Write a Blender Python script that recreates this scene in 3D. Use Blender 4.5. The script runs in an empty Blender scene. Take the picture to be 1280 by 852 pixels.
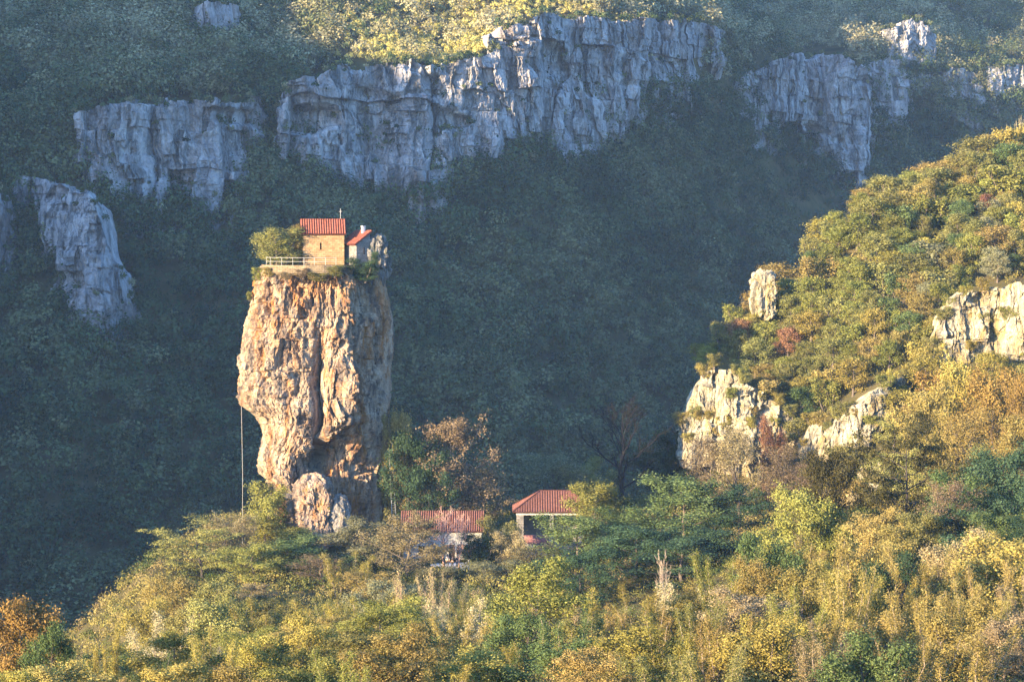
import bpy, math
import numpy as np
from mathutils import Vector

rad = math.radians
sc = bpy.context.scene
COL = sc.collection

# ------------------------------------------------------------------ camera, light, exposure
CAM_Z, PITCH, FPX = 50.0, rad(3.0), 3200.0          # focal length in photo pixels (1280 wide)
cam_d = bpy.data.cameras.new('camera')
cam_d.sensor_width = 36.0
cam_d.lens = 36.0 * FPX / 1280.0
cam_d.clip_start = 1.0
cam_d.clip_end = 6000.0
cam = bpy.data.objects.new('camera', cam_d)
cam.location = (0, 0, CAM_Z)
cam.rotation_euler = (rad(90) - PITCH, 0, 0)
COL.objects.link(cam)
sc.camera = cam

SUN_EL = rad(11.5)
SUN_H = np.array([-0.74, -0.673]); SUN_H /= np.linalg.norm(SUN_H)
SUN = np.array([SUN_H[0] * math.cos(SUN_EL), SUN_H[1] * math.cos(SUN_EL), math.sin(SUN_EL)])
world = bpy.data.worlds.new('World'); sc.world = world
world.use_nodes = True
wn = world.node_tree.nodes; wl = world.node_tree.links
wn.clear()
sky = wn.new('ShaderNodeTexSky'); sky.sky_type = 'NISHITA'; sky.sun_disc = False
sky.sun_elevation = SUN_EL
sky.sun_rotation = math.atan2(SUN_H[0], SUN_H[1]) % (2 * math.pi)
sky.air_density = 1.0; sky.dust_density = 0.5; sky.ozone_density = 5.5
bg = wn.new('ShaderNodeBackground'); bg.inputs['Strength'].default_value = 0.15
wo = wn.new('ShaderNodeOutputWorld')
wl.new(sky.outputs[0], bg.inputs[0]); wl.new(bg.outputs[0], wo.inputs[0])
sun_d = bpy.data.lights.new('sun', 'SUN')
sun_d.energy = 4.0; sun_d.angle = rad(0.5); sun_d.color = (1.0, 0.75, 0.43)
sun = bpy.data.objects.new('sun', sun_d)
sun.rotation_euler = Vector((-SUN[0], -SUN[1], -SUN[2])).to_track_quat('-Z', 'Y').to_euler()
sun.location = (-200, -150, 300)
COL.objects.link(sun)
sc.view_settings.view_transform = 'Standard'
sc.view_settings.look = 'None'
sc.view_settings.exposure = 2.62
sc.view_settings.gamma = 1.0
sc.view_settings.use_curve_mapping = False
sc.render.engine = 'CYCLES'
sc.cycles.use_denoising = True
sc.cycles.max_bounces = 6
sc.cycles.diffuse_bounces = 3
sc.cycles.transmission_bounces = 3
sc.cycles.volume_bounces = 0
sc.cycles.sample_clamp_indirect = 4.0

# ------------------------------------------------------------------ projection helpers
CP, SP = math.cos(PITCH), math.sin(PITCH)


def P(px, py, Y):
    """world point seen at photo pixel (px, py) at distance Y along +y"""
    px, py, Y = np.broadcast_arrays(np.asarray(px, float), np.asarray(py, float), np.asarray(Y, float))
    a = (px - 640) / FPX; b = (426 - py) / FPX
    dy = CP + b * SP; dz = -SP + b * CP
    return np.stack([a / dy * Y, Y, CAM_Z + dz / dy * Y], -1)


def pix(p):
    p = np.asarray(p, float)
    x, y, z = p[..., 0], p[..., 1], p[..., 2] - CAM_Z
    f = y * CP - z * SP; u = y * SP + z * CP
    return 640 + FPX * x / f, 426 - FPX * u / f


# ------------------------------------------------------------------ noise
def _h(ix, iy, iz, s):
    with np.errstate(over='ignore'):
        h = (ix.astype(np.int64) * 374761393 + iy.astype(np.int64) * 668265263 + iz.astype(np.int64) * 2147483647 + s * 1274126177) & 0xFFFFFFFF
        h = ((h ^ (h >> 13)) * 1274126177) & 0xFFFFFFFF
        h = ((h ^ (h >> 16)) * 2246822519) & 0xFFFFFFFF
        h = h ^ (h >> 15)
    return (h & 0xFFFFFF).astype(np.float64) / 16777215.0


def vnoise(x, y, z, s=0):
    x, y, z = np.broadcast_arrays(np.asarray(x, float), np.asarray(y, float), np.asarray(z, float))
    ix, iy, iz = np.floor(x), np.floor(y), np.floor(z)
    fx, fy, fz = x - ix, y - iy, z - iz
    u = fx * fx * fx * (fx * (fx * 6 - 15) + 10); v = fy * fy * fy * (fy * (fy * 6 - 15) + 10); w = fz * fz * fz * (fz * (fz * 6 - 15) + 10)
    r = 0
    for a in (0, 1):
        for b in (0, 1):
            for c in (0, 1):
                r = r + _h(ix + a, iy + b, iz + c, s) * (u if a else 1 - u) * (v if b else 1 - v) * (w if c else 1 - w)
    return r * 2 - 1


def fbm(x, y, z, o=4, s=0, ridge=False):
    t, amp, n = 0, 1.0, 0.0
    for i in range(o):
        k = vnoise(x, y, z, s + i * 17)
        if ridge: k = 1 - 2 * np.abs(k)
        t = t + k * amp; n += amp; amp *= 0.5
        x, y, z = x * 2.03 + 11.3, y * 2.03 - 7.1, z * 2.03 + 3.7
    return t / n


def worley(x, y, z, s=0):
    ix, iy, iz = np.floor(x), np.floor(y), np.floor(z)
    f1 = np.full(x.shape, 9.0); f2 = f1.copy(); cid = np.zeros(x.shape)
    for a in (-1, 0, 1):
        for b in (-1, 0, 1):
            for c in (-1, 0, 1):
                jx, jy, jz = ix + a, iy + b, iz + c
                d = np.sqrt((jx + _h(jx, jy, jz, s) - x) ** 2 + (jy + _h(jx, jy, jz, s + 1) - y) ** 2 + (jz + _h(jx, jy, jz, s + 2) - z) ** 2)
                k = _h(jx, jy, jz, s + 3)
                near = d < f1
                f2 = np.where(near, f1, np.minimum(f2, d))
                cid = np.where(near, k, cid); f1 = np.where(near, d, f1)
    return f1, f2, cid


def sstep(a, b, x):
    t = np.clip((x - a) / (b - a), 0, 1)
    return t * t * (3 - 2 * t)


def smax(a, b, k):
    h = np.clip(0.5 + 0.5 * (a - b) / k, 0, 1)
    return b * (1 - h) + a * h + k * h * (1 - h)


# ------------------------------------------------------------------ mesh helpers
def mesh_data(name, V, faces, mats=(), smooth=False, attrs=None, fmat=None):
    """faces: an (M,k) array or a list of such arrays"""
    if isinstance(faces, np.ndarray): faces = [faces]
    faces = [np.asarray(f, np.int64) for f in faces if len(f)]
    me = bpy.data.meshes.new(name)
    V = np.asarray(V, np.float32)
    me.vertices.add(len(V)); me.vertices.foreach_set('co', V.ravel())
    loops = np.concatenate([f.ravel() for f in faces])
    tot = np.concatenate([np.full(len(f), f.shape[1]) for f in faces])
    me.loops.add(len(loops)); me.loops.foreach_set('vertex_index', loops.astype(np.int32))
    me.polygons.add(len(tot))
    me.polygons.foreach_set('loop_start', np.concatenate([[0], np.cumsum(tot)[:-1]]).astype(np.int32))
    for m in mats: me.materials.append(m)
    if fmat is not None: me.polygons.foreach_set('material_index', np.asarray(fmat, np.int32))
    me.update(calc_edges=True)
    me.polygons.foreach_set('use_smooth', np.full(len(tot), bool(smooth)))
    for k, a in (attrs or {}).items():
        at = me.attributes.new(k, 'FLOAT', 'POINT'); at.data.foreach_set('value', np.asarray(a, np.float32))
    return me


def obj(name, data, parent=None, loc=None):
    o = bpy.data.objects.new(name, data); COL.objects.link(o)
    if parent is not None: o.parent = parent
    if loc is not None: o.location = loc
    return o


def tag(o, label=None, cat=None, group=None, kind='thing'):
    if label: o['label'] = label
    if cat: o['category'] = cat
    if group: o['group'] = group
    if kind: o['kind'] = kind
    return o


def empty(name, loc, label, cat, group=None, rz=0.0):
    o = bpy.data.objects.new(name, None); COL.objects.link(o)
    o.empty_display_size = 0.5
    o.location = loc; o.rotation_euler = (0, 0, rz)
    return tag(o, label, cat, group)


class MB:
    """collects shapes; build() links them as one mesh object"""
    def __init__(s): s.V = []; s.F = {}; s.n = 0
    def add(s, V, F):
        V = np.asarray(V, float); F = np.asarray(F, np.int64)
        s.V.append(V); s.F.setdefault(F.shape[1], []).append(F + s.n); s.n += len(V)
        return s
    def box(s, x0, y0, z0, x1, y1, z1, jit=0.0):
        v = np.array([[x, y, z] for z in (z0, z1) for y in (y0, y1) for x in (x0, x1)], float)
        return s.add(v, [[0, 2, 3, 1], [4, 5, 7, 6], [0, 1, 5, 4], [2, 6, 7, 3], [0, 4, 6, 2], [1, 3, 7, 5]])
    def tube(s, pts, r, k=6, cap=True):
        V, F = tube(pts, r, k); s.add(V, F)
        if cap:
            n = len(pts)
            s.F.setdefault(k, []).append(np.array([list(range(k))[::-1], [(n - 1) * k + i for i in range(k)]]) + s.n - len(V))
        return s
    def prism(s, poly, axis, a0, a1):
        """extrude a 2D polygon along axis 0(x) or 1(y)"""
        k = len(poly); v = []
        for a in (a0, a1):
            for (p, q) in poly: v.append([a, p, q] if axis == 0 else [p, a, q])
        s.add(v, [[i, (i + 1) % k, k + (i + 1) % k, k + i] for i in range(k)])
        s.F.setdefault(k, []).append(np.array([list(range(k))[::-1], list(range(k, 2 * k))]) + s.n - 2 * k)
        return s
    def panel(s, x0, x1, z0, z1, y0, y1, holes=()):
        """upright wall panel in the xz plane between y0 and y1 with real openings (x0,x1,z0,z1)"""
        xs = sorted({x0, x1, *[h[0] for h in holes], *[h[1] for h in holes]})
        zs = sorted({z0, z1, *[h[2] for h in holes], *[h[3] for h in holes]})
        nx, nz = len(xs) - 1, len(zs) - 1
        def solid(i, j):
            if not (0 <= i < nx and 0 <= j < nz): return False
            cx, cz = (xs[i] + xs[i + 1]) / 2, (zs[j] + zs[j + 1]) / 2
            return not any(h[0] < cx < h[1] and h[2] < cz < h[3] for h in holes)
        for i in range(nx):
            for j in range(nz):
                if not solid(i, j): continue
                a, b, c, d = xs[i], xs[i + 1], zs[j], zs[j + 1]
                s.add([[a, y0, c], [b, y0, c], [b, y0, d], [a, y0, d]], [[0, 1, 2, 3]])
                s.add([[a, y1, c], [b, y1, c], [b, y1, d], [a, y1, d]], [[3, 2, 1, 0]])
                if not solid(i - 1, j): s.add([[a, y0, c], [a, y0, d], [a, y1, d], [a, y1, c]], [[0, 1, 2, 3]])
                if not solid(i + 1, j): s.add([[b, y0, c], [b, y0, d], [b, y1, d], [b, y1, c]], [[3, 2, 1, 0]])
                if not solid(i, j - 1): s.add([[a, y0, c], [b, y0, c], [b, y1, c], [a, y1, c]], [[3, 2, 1, 0]])
                if not solid(i, j + 1): s.add([[a, y0, d], [b, y0, d], [b, y1, d], [a, y1, d]], [[0, 1, 2, 3]])
        return s
    def build(s, name, mat, parent=None, loc=None, smooth=False):
        V = np.concatenate(s.V)
        at = None
        if hasattr(s, 'A'):
            at = {'rib': np.full(len(V), 0.4)}
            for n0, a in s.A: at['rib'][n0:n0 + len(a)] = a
        return obj(name, mesh_data(name, V, [np.concatenate(f) for f in s.F.values()], [mat], smooth, at), parent, loc)


def tube(pts, r, k=6):
    pts = np.asarray(pts, float); n = len(pts)
    r = np.broadcast_to(np.asarray(r, float), (n,))
    t = np.gradient(pts, axis=0); t /= np.linalg.norm(t, axis=1, keepdims=True) + 1e-9
    ref = np.array([0.31, 0.95, 0.05]) if abs(t[:, 2]).mean() > 0.7 else np.array([0.1, 0.2, 0.97])
    a = np.cross(t, ref); a /= np.linalg.norm(a, axis=1, keepdims=True) + 1e-9
    b = np.cross(t, a)
    an = np.arange(k) * 2 * math.pi / k
    V = pts[:, None] + (a[:, None] * np.cos(an)[None, :, None] + b[:, None] * np.sin(an)[None, :, None]) * r[:, None, None]
    i = np.arange(n - 1)[:, None] * k; j = np.arange(k)[None]
    F = np.stack([i + j, i + (j + 1) % k, i + k + (j + 1) % k, i + k + j], -1).reshape(-1, 4)
    return V.reshape(-1, 3), F


def grid_faces(nu, nv, wrap=False):
    i = np.arange(nv - 1)[:, None] * nu
    j = np.arange(nu if wrap else nu - 1)[None]
    return np.stack([i + j, i + (j + 1) % nu, i + nu + (j + 1) % nu, i + nu + j], -1).reshape(-1, 4)


# ------------------------------------------------------------------ materials
def new_mat(name):
    m = bpy.data.materials.new(name); m.use_nodes = True
    nt = m.node_tree; nt.nodes.clear()
    return m, nt, nt.nodes, nt.links


def ramp(nt, stops):
    r = nt.nodes.new('ShaderNodeValToRGB')
    e = r.color_ramp.elements
    while len(e) < len(stops): e.new(0.5)
    for k, (p, c) in zip(e, stops): k.position = p; k.color = (*c, 1)
    return r


def mix_rgb(nt, fac, a, b, mode='MIX'):
    m = nt.nodes.new('ShaderNodeMix'); m.data_type = 'RGBA'; m.blend_type = mode
    for sock, val in ((m.inputs[0], fac), (m.inputs[6], a), (m.inputs[7], b)):
        if hasattr(val, 'is_output'): nt.links.new(val, sock)
        elif isinstance(val, tuple): sock.default_value = (*val, 1)
        else: sock.default_value = val
    return m.outputs[2]


def noise_tex(nt, vec, scale, detail=6, rough=0.6, stretch=None, dist=0.0):
    if stretch:
        mp = nt.nodes.new('ShaderNodeMapping'); mp.inputs['Scale'].default_value = stretch
        nt.links.new(vec, mp.inputs['Vector']); vec = mp.outputs[0]
    n = nt.nodes.new('ShaderNodeTexNoise'); n.inputs['Scale'].default_value = scale
    n.inputs['Detail'].default_value = detail; n.inputs['Roughness'].default_value = rough
    n.inputs['Distortion'].default_value = dist
    nt.links.new(vec, n.inputs['Vector'])
    return n.outputs[0]


def leaf_mat(name, dark, mid, light, hue=0.012, trans=0.15):
    m, nt, N, L = new_mat(name)
    at = N.new('ShaderNodeAttribute'); at.attribute_name = 'v'
    r = ramp(nt, [(0.0, dark), (0.5, mid), (1.0, light)])
    L.new(at.outputs['Fac'], r.inputs[0])
    oi = N.new('ShaderNodeObjectInfo')
    hs = N.new('ShaderNodeHueSaturation')
    mh = N.new('ShaderNodeMapRange'); mh.inputs[3].default_value = 0.5 - hue; mh.inputs[4].default_value = 0.5 + hue
    L.new(oi.outputs['Random'], mh.inputs[0]); L.new(mh.outputs[0], hs.inputs['Hue'])
    ml = N.new('ShaderNodeMath'); ml.operation = 'MULTIPLY'; ml.inputs[1].default_value = 7.31
    fr = N.new('ShaderNodeMath'); fr.operation = 'FRACT'
    L.new(oi.outputs['Random'], ml.inputs[0]); L.new(ml.outputs[0], fr.inputs[0])
    mv = N.new('ShaderNodeMapRange'); mv.inputs[3].default_value = 0.75; mv.inputs[4].default_value = 1.2
    L.new(fr.outputs[0], mv.inputs[0]); L.new(mv.outputs[0], hs.inputs['Value'])
    L.new(r.outputs[0], hs.inputs['Color'])
    d = N.new('ShaderNodeBsdfDiffuse'); t = N.new('ShaderNodeBsdfTranslucent')
    L.new(hs.outputs[0], d.inputs[0]); L.new(hs.outputs[0], t.inputs[0])
    mx = N.new('ShaderNodeMixShader'); mx.inputs[0].default_value = trans
    L.new(d.outputs[0], mx.inputs[1]); L.new(t.outputs[0], mx.inputs[2])
    o = N.new('ShaderNodeOutputMaterial'); L.new(mx.outputs[0], o.inputs[0])
    return m


def mass_mat(name, stops, trans=0.1):
    """for stuff foliage: attribute 't' picks the plant's colour, 'v' varies the leaf"""
    m, nt, N, L = new_mat(name)
    at = N.new('ShaderNodeAttribute'); at.attribute_name = 't'
    r = ramp(nt, stops); L.new(at.outputs['Fac'], r.inputs[0])
    av = N.new('ShaderNodeAttribute'); av.attribute_name = 'v'
    mv = N.new('ShaderNodeMapRange'); mv.inputs[3].default_value = 0.45; mv.inputs[4].default_value = 1.55
    L.new(av.outputs['Fac'], mv.inputs[0])
    hs = N.new('ShaderNodeHueSaturation'); L.new(mv.outputs[0], hs.inputs['Value']); L.new(r.outputs[0], hs.inputs['Color'])
    d = N.new('ShaderNodeBsdfDiffuse'); t = N.new('ShaderNodeBsdfTranslucent')
    L.new(hs.outputs[0], d.inputs[0]); L.new(hs.outputs[0], t.inputs[0])
    mx = N.new('ShaderNodeMixShader'); mx.inputs[0].default_value = trans
    L.new(d.outputs[0], mx.inputs[1]); L.new(t.outputs[0], mx.inputs[2])
    o = N.new('ShaderNodeOutputMaterial'); L.new(mx.outputs[0], o.inputs[0])
    return m


def plain_mat(name, col, rough=0.8, var=0.15, scale=3.0, metal=0.0, bump=0.0, stretch=None):
    m, nt, N, L = new_mat(name)
    tc = N.new('ShaderNodeTexCoord')
    n = noise_tex(nt, tc.outputs['Object'], scale, 5, 0.6, stretch)
    lo = tuple(c * (1 - var) for c in col); hi = tuple(min(1, c * (1 + var)) for c in col)
    r = ramp(nt, [(0.3, lo), (0.7, hi)]); L.new(n, r.inputs[0])
    b = N.new('ShaderNodeBsdfPrincipled'); L.new(r.outputs[0], b.inputs['Base Color'])
    b.inputs['Roughness'].default_value = rough; b.inputs['Metallic'].default_value = metal
    b.inputs['Specular IOR Level'].default_value = 0.2
    if bump:
        bp = N.new('ShaderNodeBump'); bp.inputs['Strength'].default_value = bump; bp.inputs['Distance'].default_value = 0.05
        L.new(n, bp.inputs['Height']); L.new(bp.outputs[0], b.inputs['Normal'])
    o = N.new('ShaderNodeOutputMaterial'); L.new(b.outputs[0], o.inputs[0])
    return m


def rock_mat(name, base, pale, stain, dark, s=1.0, stain_amt=0.5, dark_amt=0.5, moss=None):
    m, nt, N, L = new_mat(name)
    tc = N.new('ShaderNodeTexCoord'); v = tc.outputs['Object']
    n1 = noise_tex(nt, v, 0.30 * s, 8, 0.65)
    r1 = ramp(nt, [(0.35, base), (0.62, pale)]); L.new(n1, r1.inputs[0])
    n2 = noise_tex(nt, v, 0.22 * s, 9, 0.7, (1, 1, 0.35), 0.6)
    r2 = ramp(nt, [(0.62 - 0.25 * stain_amt, (0, 0, 0)), (0.70 - 0.12 * stain_amt, (1, 1, 1))]); L.new(n2, r2.inputs[0])
    n3 = noise_tex(nt, v, 0.5 * s, 9, 0.75, (1, 1, 0.28), 0.4)
    r3 = ramp(nt, [(0.60 - 0.12 * dark_amt, (0, 0, 0)), (0.72 - 0.12 * dark_amt, (1, 1, 1))]); L.new(n3, r3.inputs[0])
    c = mix_rgb(nt, r2.outputs[0], r1.outputs[0], stain)
    mulv = N.new('ShaderNodeMath'); mulv.operation = 'MULTIPLY'; mulv.inputs[1].default_value = 0.8
    L.new(r3.outputs[0], mulv.inputs[0])
    c = mix_rgb(nt, mulv.outputs[0], c, dark)
    if moss:
        n4 = noise_tex(nt, v, 0.35 * s, 8, 0.7)
        r4 = ramp(nt, [(0.58, (0, 0, 0)), (0.64, (1, 1, 1))]); L.new(n4, r4.inputs[0])
        c = mix_rgb(nt, r4.outputs[0], c, moss)
    n5 = noise_tex(nt, v, 2.5 * s, 8, 0.7)
    r5 = ramp(nt, [(0.3, (0.78, 0.78, 0.78)), (0.7, (1.15, 1.15, 1.15))]); L.new(n5, r5.inputs[0])
    c = mix_rgb(nt, 1.0, c, r5.outputs[0], 'MULTIPLY')
    d = N.new('ShaderNodeBsdfDiffuse'); d.inputs['Roughness'].default_value = 0.5; L.new(c, d.inputs[0])
    bp = N.new('ShaderNodeBump'); bp.inputs['Strength'].default_value = 0.7; bp.inputs['Distance'].default_value = 0.35 / s
    L.new(n5, bp.inputs['Height']); L.new(bp.outputs[0], d.inputs['Normal'])
    o = N.new('ShaderNodeOutputMaterial'); L.new(d.outputs[0], o.inputs[0])
    return m


def masonry_mat(name, c1, c2, mortar, scale=1.0, bw=0.5, rh=0.22):
    m, nt, N, L = new_mat(name)
    tc = N.new('ShaderNodeTexCoord')
    # wall coordinates: horizontal run = x + y, height = z
    sx = N.new('ShaderNodeSeparateXYZ'); L.new(tc.outputs['Object'], sx.inputs[0])
    ad = N.new('ShaderNodeMath'); ad.operation = 'ADD'; L.new(sx.outputs[0], ad.inputs[0]); L.new(sx.outputs[1], ad.inputs[1])
    cb = N.new('ShaderNodeCombineXYZ'); L.new(ad.outputs[0], cb.inputs[0]); L.new(sx.outputs[2], cb.inputs[1])
    b = N.new('ShaderNodeTexBrick'); b.inputs['Scale'].default_value = scale
    b.inputs['Brick Width'].default_value = bw; b.inputs['Row Height'].default_value = rh; b.inputs['Mortar Size'].default_value = 0.02
    b.inputs['Color1'].default_value = (*c1, 1); b.inputs['Color2'].default_value = (*c2, 1); b.inputs['Mortar'].default_value = (*mortar, 1)
    L.new(cb.outputs[0], b.inputs['Vector'])
    n = noise_tex(nt, tc.outputs['Object'], 1.2, 7, 0.7)
    r = ramp(nt, [(0.3, (0.72, 0.72, 0.72)), (0.7, (1.2, 1.2, 1.2))]); L.new(n, r.inputs[0])
    c = mix_rgb(nt, 1.0, b.outputs[0], r.outputs[0], 'MULTIPLY')
    d = N.new('ShaderNodeBsdfDiffuse'); L.new(c, d.inputs[0])
    bp = N.new('ShaderNodeBump'); bp.inputs['Strength'].default_value = 0.5; bp.inputs['Distance'].default_value = 0.04
    L.new(b.outputs[1], bp.inputs['Height']); bp.invert = True; L.new(bp.outputs[0], d.inputs['Normal'])
    o = N.new('ShaderNodeOutputMaterial'); L.new(d.outputs[0], o.inputs[0])
    return m


M = {}
M['pillar'] = rock_mat('pillar_limestone', (0.26, 0.185, 0.125), (0.42, 0.325, 0.235), (0.31, 0.135, 0.040), (0.05, 0.047, 0.05), 1.3, 0.60, 1.05)
M['boulder'] = rock_mat('boulder_limestone', (0.24, 0.175, 0.135), (0.36, 0.28, 0.22), (0.29, 0.14, 0.05), (0.06, 0.055, 0.055), 1.4, 0.5, 0.9, (0.22, 0.17, 0.03))
M['cliff'] = rock_mat('grey_cliff_limestone', (0.22, 0.21, 0.22), (0.44, 0.42, 0.42), (0.25, 0.205, 0.185), (0.06, 0.065, 0.065), 0.42, 0.45, 1.0)
M['crag'] = rock_mat('pale_crag_limestone', (0.24, 0.215, 0.155), (0.40, 0.36, 0.27), (0.27, 0.20, 0.085), (0.07, 0.065, 0.055), 1.3, 0.55, 1.0, (0.13, 0.12, 0.03))
M['knob'] = rock_mat('weathered_grey_limestone', (0.17, 0.16, 0.15), (0.30, 0.28, 0.26), (0.20, 0.16, 0.12), (0.04, 0.045, 0.04), 1.4, 0.4, 1.0, (0.03, 0.045, 0.015))
M['bark'] = plain_mat('grey_brown_bark', (0.12, 0.095, 0.075), 0.9, 0.35, 4.0, stretch=(1, 1, 0.2))
M['black_bark'] = plain_mat('black_bark', (0.016, 0.014, 0.013), 0.9, 0.3, 4.0, stretch=(1, 1, 0.2))
M['dark_bark'] = plain_mat('dark_bark', (0.045, 0.038, 0.034), 0.9, 0.35, 4.0, stretch=(1, 1, 0.2))
M['pale_bark'] = plain_mat('pale_bark', (0.33, 0.26, 0.20), 0.9, 0.3, 4.0, stretch=(1, 1, 0.2))
M['pink_bark'] = plain_mat('pinkish_twigs', (0.36, 0.23, 0.19), 0.9, 0.3, 4.0, stretch=(1, 1, 0.2))
M['church_wall'] = masonry_mat('church_ashlar', (0.23, 0.145, 0.072), (0.36, 0.24, 0.13), (0.15, 0.10, 0.06), 1.0, 0.7, 0.30)
M['grey_wall'] = masonry_mat('grey_rubble_wall', (0.14, 0.13, 0.12), (0.23, 0.21, 0.195), (0.10, 0.097, 0.09), 1.0, 0.55, 0.26)
M['terrace_wall'] = masonry_mat('terrace_rubble_wall', (0.15, 0.115, 0.072), (0.24, 0.185, 0.12), (0.09, 0.07, 0.05), 1.0, 0.5, 0.25)
M['plaster'] = plain_mat('pale_plaster', (0.30, 0.295, 0.28), 0.9, 0.35, 1.1)
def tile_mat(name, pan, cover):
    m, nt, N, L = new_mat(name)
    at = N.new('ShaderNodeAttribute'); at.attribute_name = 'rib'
    r = ramp(nt, [(0.35, pan), (0.85, cover)]); L.new(at.outputs['Fac'], r.inputs[0])  # channels darker than rib tops: grime plus rib shading painted into the colour
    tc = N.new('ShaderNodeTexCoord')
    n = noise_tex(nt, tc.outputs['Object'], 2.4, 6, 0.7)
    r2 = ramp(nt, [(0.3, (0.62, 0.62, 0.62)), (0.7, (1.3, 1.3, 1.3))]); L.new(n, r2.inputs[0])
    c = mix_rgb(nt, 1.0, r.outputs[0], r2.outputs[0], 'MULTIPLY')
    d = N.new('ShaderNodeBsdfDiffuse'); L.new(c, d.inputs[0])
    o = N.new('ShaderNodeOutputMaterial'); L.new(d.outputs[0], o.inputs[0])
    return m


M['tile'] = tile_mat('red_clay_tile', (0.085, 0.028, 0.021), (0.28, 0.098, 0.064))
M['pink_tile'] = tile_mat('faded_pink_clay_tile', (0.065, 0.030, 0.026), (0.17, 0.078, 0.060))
M['white_paint'] = plain_mat('white_paint', (0.34, 0.33, 0.31), 0.5, 0.06, 2.0)
M['chimney'] = plain_mat('whitewash', (0.50, 0.48, 0.45), 0.9, 0.1, 2.0)
M['metal'] = plain_mat('dull_grey_metal', (0.32, 0.32, 0.32), 0.5, 0.15, 3.0, 0.6)
M['dark_wood'] = plain_mat('dark_wood', (0.05, 0.035, 0.028), 0.8, 0.3, 3.0)
M['red_paint'] = plain_mat('dull_red_parapet', (0.26, 0.12, 0.12), 0.8, 0.2, 2.0)
M['paving'] = plain_mat('pale_paving', (0.48, 0.48, 0.48), 0.9, 0.15, 1.5)

PAL = {}
def pal(k, d, m, l, **kw): PAL[k] = leaf_mat(k + '_leaves', d, m, l, **kw)
pal('ochre', (0.11, 0.084, 0.028), (0.235, 0.183, 0.060), (0.355, 0.285, 0.10))
pal('golden', (0.115, 0.096, 0.024), (0.25, 0.210, 0.054), (0.37, 0.315, 0.09))
pal('olive', (0.075, 0.076, 0.026), (0.17, 0.165, 0.054), (0.28, 0.26, 0.09))
pal('lime', (0.074, 0.082, 0.020), (0.170, 0.175, 0.044), (0.28, 0.27, 0.078))
pal('green', (0.030, 0.050, 0.020), (0.080, 0.115, 0.042), (0.16, 0.20, 0.075))
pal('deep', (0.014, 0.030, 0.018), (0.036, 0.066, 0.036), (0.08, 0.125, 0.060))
pal('tan', (0.12, 0.092, 0.050), (0.24, 0.190, 0.100), (0.36, 0.29, 0.16))
pal('brown', (0.07, 0.052, 0.032), (0.15, 0.113, 0.066), (0.24, 0.185, 0.11))
pal('dark_oak', (0.016, 0.017, 0.008), (0.042, 0.040, 0.016), (0.105, 0.09, 0.036))
pal('rust', (0.07, 0.046, 0.017), (0.18, 0.118, 0.036), (0.29, 0.195, 0.062))
pal('red', (0.10, 0.045, 0.028), (0.20, 0.10, 0.058), (0.30, 0.17, 0.095))
pal('grey_olive', (0.075, 0.078, 0.042), (0.16, 0.16, 0.084), (0.26, 0.25, 0.14))
pal('straw', (0.22, 0.18, 0.09), (0.40, 0.34, 0.18), (0.54, 0.48, 0.28))

# ------------------------------------------------------------------ terrain (one sheet)
LX = np.array([-1500, -300, 0, 95, 200, 320, 430, 560, 650, 740, 800, 850, 900, 930, 1000, 1090, 1280, 1600, 2800], float)
L_TOP = np.array([150, 160, 190, 155, 133, 135, 95, 90, 45, 30, 38, 34, 60, 75, 82, 88, 105, 110, 120], float)
L_BASE = np.array([300, 330, 330, 255, 265, 225, 240, 228, 196, 190, 176, 172, 160, 165, 185, 215, 200, 210, 220], float)
L_Y = np.array([560, 700, 735, 752, 772, 792, 805, 828, 848, 880, 907, 930, 965, 1010, 1060, 1085, 1130, 1180, 1250], float)
L_S = np.array([.25, .30, .34, .36, .36, .36, .38, .38, .38, .36, .22, .16, .14, .14, .16, .2, .22, .22, .22], float)

RX = np.array([780, 845, 856, 880, 940, 980, 1080, 1200, 1280, 1500, 2200], float)
R_TOP = np.array([640, 610, 560, 440, 392, 348, 255, 219, 193, 150, 80], float)
R_YC = np.array([450, 452, 455, 460, 468, 475, 490, 505, 515, 540, 600], float)
R_YF = np.array([436, 434, 432, 430, 424, 418, 402, 388, 380, 360, 330], float)
R_BASE = np.array([655, 640, 636, 632, 630, 628, 622, 618, 616, 610, 600], float)

GY = np.array([-400, -200, 0, 60, 100, 150, 180, 200, 230, 255, 285, 310, 340, 380, 420, 445, 520, 700], float)
GZ = np.array([75, 66, 47, 39, 29.5, 18.5, 15, 13, 10, 5.5, -1, -4, -4.2, -3.0, -2.5, -4, -60, -150], float)


def far_z(x, y):
    px = np.clip(640 + FPX * x / np.maximum(y, 60), -1500, 2800)
    yb = np.interp(px, LX, L_Y)
    yt = yb + 16
    zb = P(px, np.interp(px, LX, L_BASE), yb)[..., 2]
    zt = P(px, np.interp(px, LX, L_TOP), yt)[..., 2]
    lo = zb - (yb - y) * 0.74
    mid = zb + (zt - zb) * (y - yb) / 16.0
    d = y - yt
    hi = zt + d * np.interp(px, LX, L_S)
    z = np.where(y < yb, lo, np.where(y < yt, mid, hi))
    z = np.minimum(z, 235 + 20 * vnoise(x / 220, y / 220, 0, 5))
    g = 6.0 * fbm(x / 55, y / 55, 0.3, 3, 71) + 8.0 * fbm((x + 0.5 * y) / 30, (y - 0.5 * x) / 120, 1.3, 3, 75)
    return z + g * sstep(560, 700, y)


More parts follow.
